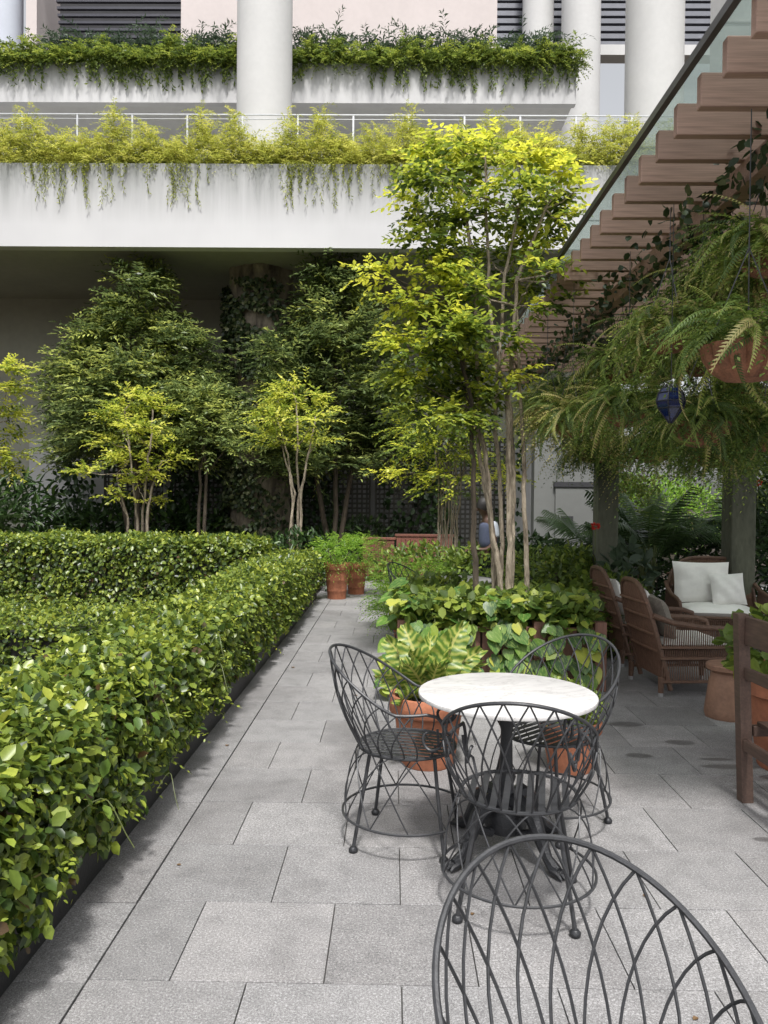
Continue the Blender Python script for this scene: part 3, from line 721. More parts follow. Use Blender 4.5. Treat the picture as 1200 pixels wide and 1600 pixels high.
for i, x in enumerate(xs):
    t = thing('spiky_shrub', ('leftmost', 'second from left', 'third from left', 'fourth from left', 'fifth from left', 'sixth from left, by the column', 'first right of the round column', 'second right of the round column', 'third right of the round column', 'fourth right of the round column', 'fifth right of the round column', 'fourth from right', 'second from right', 'rightmost')[i].join(('', ' of the spiky grey green shrubs on the upper terrace')), 'shrub', (x, 19.7, 12.2), 0, 'spiky shrubs on the upper terrace')
    L = Leaves(); k = 110; d = rng.normal(0, 1, (k, 3)) * np.array([1, .7, .5]) + np.array([0, 0, .7])
    L.twigs(np.zeros((k, 3)) + np.array([x, 19.7, 12.85]) + rng.normal(0, .2, (k, 3)), d, rng.uniform(.5, .9, k), 14, .20, .045, rng.random(k), droop=.5, spread=.6)
    L.build('foliage', 'bluegreen', t); MB().tube([(0, 0, -.2), (0, 0, .8)], .03, 6).build('stem', 'bark_dark', t)

# ------------------------------------------------------------------ trees
def stem(mb, pts, r0, r1, n=7, wob=.02):
    out = []; pts = [Vector(p) for p in pts]; K = 5 * (len(pts) - 1)
    for i in range(K + 1):
        t = i / K * (len(pts) - 1); a = min(int(t), len(pts) - 2); f = t - a
        p = pts[a].lerp(pts[a + 1], f * f * (3 - 2 * f) * .5 + f * .5)
        out.append(p + Vector((random.gauss(0, wob), random.gauss(0, wob), 0)) * (0 if i in (0, K) else 1))
    mb.tube(out, [r0 + (r1 - r0) * i / K for i in range(K + 1)], n)
    return out
def flatpads(ps, fx=.82, fy=.55, dy=0):
    cx = sum(p[0] for p in ps) / len(ps)
    return [(cx + (p[0] - cx) * .92, p[1] + dy) + (p[2] * fx, p[3] * fy) + tuple(p[4:]) for p in ps]
def tree(name, label, base, Y, pads, stems, mat, bark, ll, lw, twl, per, nl, tone=(.2, .9), pad_d=None, droop=.25, tipbias=.0, cat='tree', group=None, outw=1.0, upw=.12, flat=.35, r0=.035, simple=True, zspread=.5):
    """pads: (px, py, rx, ry[, dy]) leaf pads in plan measure; stems: lists of such points"""
    t = thing(name, label, cat, base, 0, group)
    mb = MB(); tips = []
    for st in stems:
        pts = [at(px, py, Y + d) for px, py, d in st]
        stem(mb, pts, r0 * random.uniform(.8, 1.15), r0 * .45, 7, .006 * Y / 7); tips.append(pts)
    allp = [q for st in tips for q in st[len(st) // 2:]]
    L = Leaves()
    cx = np.mean([p[0] for p in pads])
    for pd in pads:
        px, py, rx, ry = pd[:4]; dy = pd[4] if len(pd) > 4 else random.uniform(-1, 1) * zspread
        c = at(px, py, Y + dy); s = (Y + dy) / 1200
        q = min(allp, key=lambda a: (a - c).length + (0.5 if a.z > c.z else 0))
        stem(mb, [q, q.lerp(c, .55) + Vector((0, 0, -.03)), c], r0 * .38, r0 * .12, 5, .01)
        k = max(8, int(per * rx * ry / 1000)); Rx = rx * s; Rz = ry * s; Ry = Rx * .8
        d = nrm(rng.normal(0, 1, (k, 3))); rr = rng.random(k) ** .45
        P = np.array(c) + d * rr[:, None] * np.array([Rx, Ry, Rz]) * .85
        outdir = (P - np.array(c)) / np.array([Rx, Ry, max(Rz, .05)])
        outdir[:, 2] *= .35; outdir[:, 0] += .35 * np.sign(px - cx)
        D = outdir * outw + rng.normal(0, .3, (k, 3)) + np.array([0, -.1, upw])
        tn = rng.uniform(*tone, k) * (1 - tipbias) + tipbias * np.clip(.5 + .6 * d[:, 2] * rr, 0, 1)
        if len(pd) > 5: tn = np.clip(tn + pd[5], 0, 1)
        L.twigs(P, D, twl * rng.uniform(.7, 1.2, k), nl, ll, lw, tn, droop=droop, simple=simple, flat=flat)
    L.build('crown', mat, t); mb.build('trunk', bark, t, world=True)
    return t

# golden multi stem trees in front of the dark ones
tree('golden_tree', 'small golden leaved tree left of the bark clad column, behind the far hedge', (-5.0, 13.8, 0), 13.8,
     flatpads([(205, 620, 45, 14), (175, 650, 40, 14), (235, 640, 45, 14), (205, 668, 60, 14), (165, 690, 38, 12), (240, 690, 48, 12), (270, 715, 32, 9), (200, 715, 50, 12), (130, 738, 45, 9), (210, 752, 40, 9), (180, 775, 26, 8), (235, 780, 24, 7), (190, 640, 40, 12), (225, 735, 40, 9)]),
     [[(212, 870, 0), (212, 800, 0), (200, 700, 0), (190, 640, 0)], [(222, 870, .1), (222, 790, .1), (232, 700, 0), (235, 640, 0)], [(196, 870, 0), (198, 810, 0), (180, 740, 0)], [(228, 870, -.1), (230, 790, -.1), (250, 720, 0)]],
     'yellow', 'bark', .12, .058, .32, 120, 9, (.0, 1), upw=.25, r0=.028)
tree('golden_tree', 'small golden leaved tree with thin stems in front of the bark clad column', (-1.75, 13.8, 0), 13.8,
     flatpads([(455, 602, 40, 11), (430, 620, 44, 12), (480, 622, 38, 12), (455, 640, 62, 13), (420, 655, 42, 11), (490, 655, 40, 12), (455, 672, 60, 12), (415, 680, 35, 8), (500, 685, 34, 9), (455, 695, 45, 10), (400, 650, 25, 8), (510, 640, 20, 8)]),
     [[(458, 870, 0), (457, 780, 0), (448, 710, 0), (430, 650, 0)], [(466, 870, .1), (466, 770, .1), (462, 700, 0), (460, 630, 0)], [(470, 870, 0), (469, 770, 0), (480, 710, 0), (490, 650, 0)], [(452, 870, -.1), (460, 770, 0), (440, 700, 0)]],
     'yellow', 'bark', .12, .058, .32, 120, 9, (.0, 1), upw=.25, r0=.028)
tree('golden_tree', 'golden leaved tree cut off by the left edge of the view', (-7.3, 13.6, 0), 13.6,
     [(0, 575, 30, 10), (6, 606, 32, 9), (-20, 640, 40, 10), (16, 650, 26, 8), (-10, 680, 42, 8), (8, 715, 32, 7), (-40, 700, 50, 8), (5, 740, 22, 6), (-50, 600, 50, 10)],
     [[(-30, 870, 0), (-25, 760, 0), (-10, 660, 0)], [(-40, 870, 0), (-45, 760, 0), (-40, 640, 0)]],
     'yellow', 'bark', .12, .058, .32, 110, 9, (.0, 1), upw=.2, r0=.03)
# dark layered trees under the terrace
def cone_pads(cx, top, bot, w, n, ry=22):
    out = []
    for i in range(n):
        f = (i + .1) / n; y = top + (bot - top) * f; half = w * min(1, .02 + 1.9 * f) * .93
        if f > .75: half *= 1 - (f - .75) * .9
        m = max(1, int(half / 32))
        for k in range(-m, m + 1):
            out.append((cx + half * .78 * k / m + random.uniform(-12, 12), y + random.uniform(-14, 14) + abs(k) / m * 10, max(22, half * .42 / max(1, m * .5)), ry, random.uniform(-.7, .6), random.choice((0, 0, 0, .1, .25)) ))
    return out
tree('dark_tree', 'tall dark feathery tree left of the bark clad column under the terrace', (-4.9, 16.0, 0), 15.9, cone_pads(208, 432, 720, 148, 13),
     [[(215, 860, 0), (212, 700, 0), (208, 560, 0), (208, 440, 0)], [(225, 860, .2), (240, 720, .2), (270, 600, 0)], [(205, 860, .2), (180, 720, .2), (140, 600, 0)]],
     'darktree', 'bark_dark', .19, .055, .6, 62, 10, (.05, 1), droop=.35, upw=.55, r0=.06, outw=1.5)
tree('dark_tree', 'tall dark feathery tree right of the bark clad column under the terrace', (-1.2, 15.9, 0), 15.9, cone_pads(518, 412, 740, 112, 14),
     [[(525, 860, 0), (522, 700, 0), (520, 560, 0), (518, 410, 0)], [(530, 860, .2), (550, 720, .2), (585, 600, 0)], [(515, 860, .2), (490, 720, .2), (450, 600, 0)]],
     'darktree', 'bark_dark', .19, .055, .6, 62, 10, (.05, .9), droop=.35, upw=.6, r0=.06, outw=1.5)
tree('dark_tree', 'shaded leafy tree filling between the two golden trees', (-3.6, 15.0, 0), 15.0,
     [(310, 640, 48, 18, 0, .3), (340, 660, 50, 18), (300, 680, 44, 16), (350, 700, 38, 14), (290, 615, 40, 14), (330, 620, 36, 14)],
     [[(310, 870, 0), (312, 740, 0), (320, 650, 0)], [(318, 870, 0), (322, 740, 0), (300, 640, 0)]],
     'darktree', 'bark_dark', .14, .055, .4, 80, 10, (.2, 1), upw=.2, r0=.035)
# tall bright tree in the planter
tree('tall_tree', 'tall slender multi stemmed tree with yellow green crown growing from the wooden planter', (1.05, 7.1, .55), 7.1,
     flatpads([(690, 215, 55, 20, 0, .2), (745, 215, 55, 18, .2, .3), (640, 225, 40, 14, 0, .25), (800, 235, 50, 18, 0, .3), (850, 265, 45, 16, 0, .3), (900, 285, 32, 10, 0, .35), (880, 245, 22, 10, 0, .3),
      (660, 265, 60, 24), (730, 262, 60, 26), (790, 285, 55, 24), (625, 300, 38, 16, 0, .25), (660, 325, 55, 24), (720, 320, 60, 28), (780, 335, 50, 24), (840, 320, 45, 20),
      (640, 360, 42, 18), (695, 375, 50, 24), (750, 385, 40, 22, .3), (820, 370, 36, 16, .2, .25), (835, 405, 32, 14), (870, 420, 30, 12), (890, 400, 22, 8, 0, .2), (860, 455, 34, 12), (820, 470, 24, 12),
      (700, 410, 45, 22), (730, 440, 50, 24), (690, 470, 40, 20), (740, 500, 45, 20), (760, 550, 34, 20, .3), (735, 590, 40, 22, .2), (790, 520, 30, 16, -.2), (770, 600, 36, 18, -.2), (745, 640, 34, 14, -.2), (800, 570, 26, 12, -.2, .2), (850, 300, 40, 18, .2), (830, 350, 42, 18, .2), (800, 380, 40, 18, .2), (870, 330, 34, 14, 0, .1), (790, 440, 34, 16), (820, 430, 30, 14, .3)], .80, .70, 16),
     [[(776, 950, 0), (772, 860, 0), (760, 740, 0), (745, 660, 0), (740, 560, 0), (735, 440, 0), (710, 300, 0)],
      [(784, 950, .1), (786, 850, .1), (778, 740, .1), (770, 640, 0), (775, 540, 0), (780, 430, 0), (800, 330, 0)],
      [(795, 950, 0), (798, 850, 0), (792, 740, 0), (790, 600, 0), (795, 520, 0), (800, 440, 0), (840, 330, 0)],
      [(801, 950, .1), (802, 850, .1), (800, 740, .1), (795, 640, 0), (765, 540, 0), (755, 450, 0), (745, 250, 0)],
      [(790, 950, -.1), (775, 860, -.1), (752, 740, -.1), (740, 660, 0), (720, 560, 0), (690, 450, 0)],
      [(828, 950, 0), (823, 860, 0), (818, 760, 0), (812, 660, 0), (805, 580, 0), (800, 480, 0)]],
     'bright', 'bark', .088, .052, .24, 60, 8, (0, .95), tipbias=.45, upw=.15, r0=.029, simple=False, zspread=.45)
tree('slender_tree', 'dark single stemmed sapling with leafy lower crown just left of the tall tree', (.75, 7.0, .5), 6.9,
     [(670, 430, 36, 16, 0, .25), (640, 475, 38, 16, 0, .2), (660, 500, 48, 22), (700, 520, 50, 26), (625, 540, 36, 16, 0, .2), (665, 550, 50, 24), (710, 575, 45, 24), (640, 590, 44, 20, 0, .1), (680, 610, 50, 22), (730, 625, 42, 18), (640, 640, 40, 16), (690, 655, 46, 16), (600, 430, 24, 10, 0, .4), (575, 428, 22, 8, 0, .4)],
     [[(747, 950, 0), (742, 860, 0), (738, 740, 0), (735, 640, 0), (715, 560, 0), (690, 470, 0)]],
     'bright', 'bark_dark', .085, .05, .24, 56, 8, (.05, .85), tipbias=.4, upw=.1, r0=.03, simple=False, zspread=.4)
tree('clump_tree', 'clump of many thin pale stems with green crown behind the low shrubs near the path', (.82, 11.8, 0), 11.8,
     [(650, 640, 44, 16), (700, 650, 50, 18), (635, 670, 36, 12), (680, 680, 55, 16), (730, 680, 45, 16), (645, 700, 44, 12), (700, 710, 55, 14), (740, 720, 36, 12), (610, 735, 26, 5, -.3, .5), (640, 738, 34, 6, -.3, .5), (680, 745, 40, 8, -.2, .3), (740, 742, 40, 7, -.2, .35), (665, 765, 26, 7), (720, 768, 26, 7), (790, 745, 30, 8, -.2, .35)],
     [[(682 + i * 4.2, 900, random.uniform(-.1, .1)), (686 + i * 3.6, 820, 0), (684 + i * 4.6, 740, 0), (672 + i * 7, 680, 0)] for i in range(9)],
     'bright', 'bark', .10, .05, .30, 70, 9, (.15, .85), upw=.1, r0=.017)

# ------------------------------------------------------------------ shrubs and undergrowth
def shrub(name, label, c, r, n, ll, lw, mat, cat='shrub', group=None, tone=(.1, .9), twig=0, up=.5, base=None, stems=5, kindname='foliage', core=True):
    t = thing(name, label, cat, (c[0], c[1], base if base is not None else 0), 0, group)
    P, d = blob_pts(c, r, n, .5); P[:, 2] = np.maximum(P[:, 2], (base or 0) + .02)
    P += nrm(d) * (lumps(P, 3)[:, None] * .1 * max(r))
    L = Leaves()
    if twig: L.twigs(P, d + rng.normal(0, .4, d.shape) + np.array([0, 0, up]), twig, 10, ll, lw, rng.uniform(*tone, n), droop=.5, spread=.8)
    else: L.leaf(P, d * .6 + rng.normal(0, .5, d.shape) + np.array([0, 0, up * .4]), d * .5 + rng.normal(0, .4, d.shape) + np.array([0, 0, .8]), ll * rng.uniform(.6, 1.3, n), lw * rng.uniform(.7, 1.2, n), rng.uniform(*tone, n))
    L.build(kindname, mat, t)
    mb = MB()
    for k in range(stems):
        a = random.uniform(0, 6.28); q = Vector((c[0] + math.cos(a) * r[0] * .5, c[1] + math.sin(a) * r[1] * .5, c[2]))
        mb.tube([(c[0] + .1 * r[0] * math.cos(a), c[1] + .1 * r[1] * math.sin(a), (base or 0)), q], .008 + .01 * max(r), 5)
    mb.build('stem', 'bark_dark', t, world=True)
    return t
shr = [
 ('low_shrub', 'low leafy shrub between the planter and the second marble table', (.45, 7.95, .6), (.42, .25, .22), 700, .09, .05, 'shrub'),
 ('low_shrub', 'rounded glossy low shrub in front of the thin stemmed clump', (.42, 11.0, .55), (.75, .5, .42), 1500, .09, .05, 'shrub'),
 ('low_shrub', 'leafy low shrub right of the thin stemmed clump', (1.1, 10.6, .55), (.5, .5, .42), 900, .10, .05, 'shrub'),
 ('feathery_shrub', 'feathery lime shrub spilling over the right edge of the path', (.28, 9.6, .42), (.55, .5, .42), 700, .05, .016, 'lime'),
 ('white_edged_shrub', 'pale variegated shrub behind the planter between stems and wall', (1.9, 9.6, .55), (.6, .6, .5), 1500, .08, .045, 'shrub'),
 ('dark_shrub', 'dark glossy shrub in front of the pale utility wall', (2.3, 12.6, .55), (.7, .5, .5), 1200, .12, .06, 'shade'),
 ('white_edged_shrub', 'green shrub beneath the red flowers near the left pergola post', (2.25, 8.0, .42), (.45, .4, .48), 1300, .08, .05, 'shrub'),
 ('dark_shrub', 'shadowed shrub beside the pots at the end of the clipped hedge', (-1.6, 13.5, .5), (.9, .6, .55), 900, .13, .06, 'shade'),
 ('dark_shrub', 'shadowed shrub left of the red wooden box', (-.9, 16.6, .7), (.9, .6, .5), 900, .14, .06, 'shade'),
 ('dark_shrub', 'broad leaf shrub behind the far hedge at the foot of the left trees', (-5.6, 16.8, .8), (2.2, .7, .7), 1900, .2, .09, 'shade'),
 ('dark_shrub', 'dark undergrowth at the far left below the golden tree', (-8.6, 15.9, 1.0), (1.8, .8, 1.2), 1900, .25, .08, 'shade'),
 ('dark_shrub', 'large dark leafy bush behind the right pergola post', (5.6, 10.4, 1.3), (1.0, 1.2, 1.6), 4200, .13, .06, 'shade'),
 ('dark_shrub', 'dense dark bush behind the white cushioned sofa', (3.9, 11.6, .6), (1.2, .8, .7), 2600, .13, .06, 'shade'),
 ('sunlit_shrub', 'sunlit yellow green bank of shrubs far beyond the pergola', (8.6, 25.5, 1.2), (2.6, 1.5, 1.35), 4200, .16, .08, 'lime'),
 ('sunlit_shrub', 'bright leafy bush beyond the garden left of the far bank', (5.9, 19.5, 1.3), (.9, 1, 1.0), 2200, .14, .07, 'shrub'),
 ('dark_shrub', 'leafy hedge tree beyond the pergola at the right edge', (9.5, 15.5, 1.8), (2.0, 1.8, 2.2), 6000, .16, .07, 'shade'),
]
for a in shr:
    shrub(*a, twig=(.22 if a[0] == 'feathery_shrub' else 0))
# ivy mass along the foot of the back wall
L = Leaves(); n = 9000
x = rng.uniform(-9.5, 3, n); z = rng.random(n) ** 1.2 * 3.6
k_ = (np.sin(x * 2.3) + np.sin(x * 5.1 + z * 1.5) * .6 + rng.normal(0, .35, n)) > .35; x = x[k_]; z = z[k_]; n = len(x)
P = np.stack([x, 18.2 + rng.normal(0, .1, n), z], 1)
L.leaf(P, rng.normal(0, .6, (n, 3)) + np.array([0, 0, -.7]), np.array([0, -1, .3]) + rng.normal(0, .35, (n, 3)), .15, .11, rng.random(n) * .8)
tag(L.build('wall_ivy', 'shade'), 'dark ivy climbing over the lattice along the back wall', 'ivy')
# ground cover beyond the path
L = Leaves(); n = 5000; P = np.stack([rng.uniform(-2, 4, n), rng.uniform(15.5, 18, n), rng.uniform(0, .06, n)], 1)
L.leaf(P, rng.normal(0, .6, (n, 3)), np.array([0, 0, 1.]) + rng.normal(0, .3, (n, 3)), .09, .05, rng.random(n))
tag(L.build('ground_cover', 'shade'), 'low dark ground cover past the end of the path', 'ground cover')

# red wooden boxes at the end of the path
def slat_box(name, label, x0, x1, y0, y1, z1, mat, n, cat='planter box', z0=.04):
    t = thing(name, label, cat, ((x0 + x1) / 2, (y0 + y1) / 2, 0))
    w = (x1 - x0) / n
    bm_ = MB().box(-w / 2 + .006, w / 2 - .006, -.012, .012, 0, z1 - z0, .002); me = bpy.data.meshes.new('board'); me.from_pydata(bm_.v, [], bm_.f); me.materials.append(M[mat])
    for k in range(n):
        o = link('board', me, t); o.location = (x0 + w * (k + .5) - t.location.x, y0 - t.location.y, z0)
    MB().box(x0, x1, y0 + .014, y1, z0, z1 - .06).build('box_body', mat, t, world=True)
    MB().box(x0 - .03, x1 + .03, y0 - .03, y0 + .03, z1 + .002, z1 + .05, .004).build('top_rail', mat, t, world=True)
    return t
slat_box('wooden_box', 'red brown slatted wooden box at the end of the path behind the stems', .06, 1.15, 15.0, 15.7, .88, 'redwood', 12)
slat_box('wooden_box', 'low dark red wooden box in the shade left of the taller one', -.62, .02, 15.6, 16.2, .78, 'redwood', 7)

# ------------------------------------------------------------------ pots
def pot_parts(t, r, h, mat='terra', bands=True, rim=.1):
    fn = None
    prof = [(r * .66, 0), (r * .68, .01), (r * .80, h * .45), (r * .86, h * .72)]
    if bands: prof = [(r * .66, 0), (r * .70, h * .2), (r * .73, h * .22), (r * .72, h * .245), (r * .79, h * .5), (r * .82, h * .52), (r * .81, h * .55), (r * .88, h * .8)]
    MB().lathe(prof, (0, 0, 0), 36, closed_top=False).build('body', mat, t)
    h2 = prof[-1][1]; rr = prof[-1][0]
    MB().lathe([(rr - .002, h2), (r * .97, h2 + .012), (r, h2 + .02), (r, h - .008), (r * .985, h), (r * .90, h), (r * .88, h - .01), (r * .85, h - .07)], (0, 0, 0), 36, closed_bottom=False, closed_top=False).build('rim', mat, t)
    MB().lathe([(r * .87, h - .055), (r * .5, h - .045), (.001, h - .04)], (0, 0, 0), 24, lambda th, z: 1, False, False).build('soil', 'soil', t)
def pot(label, x, y, r, h, bands=True, mat='terra', name='terracotta_pot', group=None):
    t = thing(name, label, 'pot', (x, y, 0), random.random(), group); pot_parts(t, r, h, mat, bands); return t
pot('banded terracotta pot at the end of the clipped hedge, nearest the path', -.90, 12.3, .22, .57)
pot('terracotta pot behind the banded one at the end of the clipped hedge', -.62, 12.95, .20, .52)
pot('terracotta pot with a golden birds nest fern left of the marble table', .22, 4.62, .235, .42, False)
pot('smaller terracotta pot right behind the marble table', 1.06, 4.55, .185, .30, False)
pot('large ribbed terracotta pot beside the left pergola post', 2.72, 9.2, .24, .36)
pot('terracotta pot with a grey leaved plant near the pergola post, on the planter side', 2.45, 8.15, .17, .52)
pot('small terracotta pot beside the left end of the wooden planter', .12, 8.6, .14, .30)
pot('large smooth terracotta pot at the right edge behind the wooden armchair', 2.42, 4.62, .30, .60, False)
# plants in the pots
shrub('feathery_fern', 'bright lime fern filling the banded pot by the hedge end', (-.88, 12.3, .75), (.36, .3, .22), 260, .06, .02, 'lime', 'fern', twig=.25, base=.5)
shrub('feathery_fern', 'bright lime fern in the rear pot by the hedge end', (-.52, 12.9, .72), (.34, .3, .22), 240, .06, .02, 'lime', 'fern', twig=.25, base=.46)
shrub('creeping_plant', 'small leaved creeping plant in the pot behind the table', (1.04, 4.55, .38), (.22, .2, .14), 1500, .030, .022, 'shrub', 'plant', base=.25)
shrub('feathery_fern', 'airy fern spilling from the small pot beside the planter', (.1, 8.6, .42), (.3, .28, .2), 160, .05, .018, 'lime', 'fern', twig=.22, base=.25)
shrub('potted_shrub', 'leafy shrub in the large smooth pot at the right edge', (2.36, 4.62, .72), (.34, .3, .22), 420, .10, .075, 'shrub', 'shrub', base=.55)
shrub('potted_shrub', 'grey blue leaved plant in the pot beside the left pergola post', (2.5, 8.15, .82), (.24, .22, .26), 90, .17, .12, 'bluegreen', 'plant', base=.48)
shrub('potted_shrub', 'dark plant in the ribbed pot beside the left pergola post', (2.75, 9.2, .55), (.24, .22, .26), 300, .10, .05, 'shade', 'shrub', base=.32)
shrub('flowering_plant', 'shrub with pale yellow flowers behind the planter', (2.1, 9.0, .75), (.4, .35, .3), 900, .09, .05, 'shrub', 'plant', base=0)
for (px, py, Y, lab) in ((857, 874, 9.3, 'red flower cluster in the shrubs behind the planter'), (930, 822, 8.4, 'red flower cluster near the left pergola post'), (1180, 754, 9.2, 'red flower spray in the dark bush at the right edge')):
    c = at(px, py, Y); t = thing('red_flower', lab, 'flower', c); L = Leaves(); k = 40; P, d = blob_pts(c, (.035, .03, .02), k)
    L.leaf(P, d, rng.normal(0, 1, (k, 3)), .03, .025, rng.random(k)); L.build('petals', 'rose', t)
    MB().tube([(0, 0, -.3), (0, 0, 0)], .004, 4).build('stem', 'stalk', t)

# birds nest fern: every leaf a part
nf = thing('birds_nest_fern', 'golden green birds nest fern with broad wavy leaves in the pot left of the table', 'fern', (.22, 4.62, .37))
def strap_leaf(az, lean, L_, W_, twist=0, seed=0, fan=0):
    vs = []; fs = []; uvs = []; K = 22; random.seed(seed)
    ca, sa = math.cos(az), math.sin(az); ph = random.uniform(0, 6)
    for i in range(K + 1):
        t = i / K; w = W_ * (math.sin(PI * min(1, t * .93 + .05)) ** .75) * (.35 + .65 * min(1, t * 2.2))
        ang = lean + t * t * .9
        # integrate arch
        r = 0; z = 0; 
        for s in range(12):
            a = lean * .6 + (t * (s + .5) / 12) ** 1.5 * (.62 + lean * .5); r += math.sin(a) * L_ * t / 12; z += math.cos(a) * L_ * t / 12
        for j in range(5):
            u = (j - 2) / 2; off = u * w
            wv = .028 * math.sin(t * 34 + ph + (1.5 if u > 0 else 0)) * abs(u) ** 1.5 * (t > .05) + .03 * abs(u)
            # side vector
            a = lean * .6 + t ** 1.5 * (.62 + lean * .5)
            nx, nz = -math.cos(a), math.sin(a)
            x = r + nx * wv; zz = z + nz * wv
            tw = twist
            X_ = ca * x - sa * off * math.cos(tw); Z_ = zz + off * math.sin(tw); fa = fan * (.7 + .5 * t)
            vs.append((X_ * math.cos(fa) + Z_ * math.sin(fa), sa * x + ca * off * math.cos(tw), Z_ * math.cos(fa) - X_ * math.sin(fa))); uvs.append((j / 4, t))
    for i in range(K):
        for j in range(4): fs.append((i * 5 + j, i * 5 + j + 1, i * 5 + j + 6, i * 5 + j + 5))
    me = bpy.data.meshes.new('leaf'); me.from_pydata(vs, [], fs); me.polygons.foreach_set('use_smooth', [True] * len(fs))
    ul = me.uv_layers.new(name='uv')
    for lp in me.loops: ul.data[lp.index].uv = uvs[lp.vertex_index]
    me.materials.append(M['nest']); me.update()
    return link('leaf', me, nf)
specs_ = [(math.radians(100), .50, .52, .075, .2), (math.radians(178), .75, .50, .07, -.5), (math.radians(200), .95, .44, .06, .3), (math.radians(150), .55, .50, .06, .2), (math.radians(-5), .75, .58, .075, .9), (math.radians(12), .5, .52, .06, .8), (math.radians(25), .85, .60, .05, .7),
         (math.radians(-40), .75, .36, .055, .3), (math.radians(-100), .8, .36, .06, 0), (math.radians(-140), .9, .40, .06, .2), (math.radians(225), 1.25, .40, .05, -.3), (math.radians(60), .3, .50, .06, .5), (math.radians(-75), .4, .34, .055, -.5), (math.radians(130), .2, .46, .06, -.2), (math.radians(-170), .5, .48, .065, .7)]
specs = [(a, b * .85, c * 1.02, d * 1.28, e) for n_, (a, b, c, d, e) in enumerate(specs_) if n_ not in (5, 8, 12)]
fans = [(95, .15, .50, .088, .42), (85, .2, .46, .062, .72), (100, .3, .42, .05, .95), (88, .2, .47, .080, -.30), (80, .3, .46, .072, -.62), (-95, .35, .40, .066, -.80), (-85, .5, .36, .06, -.45), (-100, .5, .32, .055, .25), (-80, .7, .34, .05, .75), (95, .5, .42, .06, .1), (-90, .9, .30, .05, -1.1), (90, .6, .36, .05, -1.15), (60, .2, .40, .055, .15), (-120, .25, .36, .055, -.1)]
for i, q_ in enumerate(fans): strap_leaf(math.radians(q_[0]), q_[1], q_[2] * 1.08, q_[3] * 1.22, .08 * math.sin(i * 3), i, q_[4])
random.seed(11)

# ------------------------------------------------------------------ wooden planter with pothos
px0, px1, py0, py1, pz = .10, 1.72, 6.45, 7.5, .58
pb = thing('wooden_planter', 'brown wooden planter box holding the tall tree, covered in pothos', 'planter box', ((px0 + px1) / 2, 6.95, 0))
nb = 10; w = (px1 - px0) / nb
for k in range(nb):
    MB().box(px0 + k * w + .008, px0 + (k + 1) * w - .008, py0, py0 + .03, .04, pz - .05, .003).build('board', 'planterwood', pb, world=True)
nb = 6; w = (py1 - py0 - .1) / nb
for xx in (px0 - .03, px1):
    for k in range(nb):
        MB().box(xx, xx + .03, py0 + .05 + k * w + .006, py0 + .05 + (k + 1) * w - .006, .04, pz - .05, .003).build('board', 'planterwood', pb, world=True)
for xx, yy in ((px0 - .06, py0 - .04), (px1 - .03, py0 - .04), (px0 - .06, py1), (px1 - .03, py1), ((px0 + px1) / 2 + .27, py0 - .045)):
    MB().box(xx, xx + .10, yy, yy + .10, 0, pz, .004).build('corner_post', 'planterwood', pb, world=True)
MB().box(px0, px1, py0 + .032, py1, .1, pz - .1).build('soil', 'soil', pb, world=True)
# heart leaf
hv = [(0, 0, 0), (.22, -.12, .03), (.46, .05, .05), (.50, .35, .04), (.34, .70, .0), (0, 1.08, -.10), (-.34, .70, .0), (-.50, .35, .04), (-.46, .05, .05), (-.22, -.12, .03), (0, .45, -.02)]
hf = [(10, 0, 1, 2), (10, 2, 3, 4), (10, 4, 5), (10, 5, 6), (10, 6, 7, 8), (10, 8, 9, 0)]
hm = bpy.data.meshes.new('leaf'); hm.from_pydata([(x, y, z) for x, y, z in hv], [], hf); hm.materials.append(M['pothos']); hm.polygons.foreach_set('use_smooth', [True] * 6)
def put_leaf(parent, mesh, p, d, nz, sc, name='leaf'):
    d = Vector(d).normalized(); s = d.cross(Vector(nz)).normalized(); nz = s.cross(d)
    o = link(name, mesh, parent)
    o.matrix_local = Matrix.Translation(Vector(p) - parent.location) @ Matrix((s, d, nz)).transposed().to_4x4() @ Matrix.Diagonal((sc, sc, sc, 1))
    return o
po = thing('pothos', 'variegated heart leaved pothos trailing over the front of the wooden planter', 'plant', (.9, 6.9, .5))
vines = MB()
for k in range(300):
    if k < 140:   # top of the planter
        p = Vector((random.uniform(px0 - .15, px1 + .1), random.uniform(py0 - .12, py1 - .1), pz + random.uniform(-.02, .20)))
        d = (random.gauss(0, .7), random.gauss(-.6, .5), random.uniform(-.5, .15)); nz = (random.gauss(0, .3), random.gauss(-.35, .3), 1)
        sc = random.uniform(.075, .14)
    else:         # trailing down the front
        xv = random.choice((.18, .32, .52, .62, .86, 1.02, 1.12, 1.28, 1.38, 1.62)) + random.gauss(0, .06); zz = pz - random.random() ** 1.1 * .52
        p = Vector((xv, py0 - .07 - random.random() * .07, zz)); d = (random.gauss(0, .5), -.45, -.8); nz = (random.gauss(0, .35), -1, .55)
        sc = random.uniform(.08, .15)
    put_leaf(po, hm, p, d, nz, sc)
for xv in (.2, .35, .55, .66, .9, 1.05, 1.3, 1.6):
    vines.tube([(xv, py0 + .1, pz), (xv, py0 - .05, pz + .02), (xv + .03, py0 - .08, pz - .2), (xv - .02, py0 - .07, .1)], .005, 5)
vines.build('vine', 'stalk', po, world=True)
ll_ = Leaves(); n = 2600; P = np.stack([rng.uniform(px0 - .1, px1, n), rng.uniform(py0 - .08, py1, n), pz + rng.uniform(-.08, .20, n)], 1)
ll_.leaf(P, rng.normal(0, .7, (n, 3)) + np.array([0, -.3, 0]), np.array([0, -.2, 1.]) + rng.normal(0, .35, (n, 3)), .10, .075, rng.random(n)); ll_.build('small_leaves', 'shrub', po)
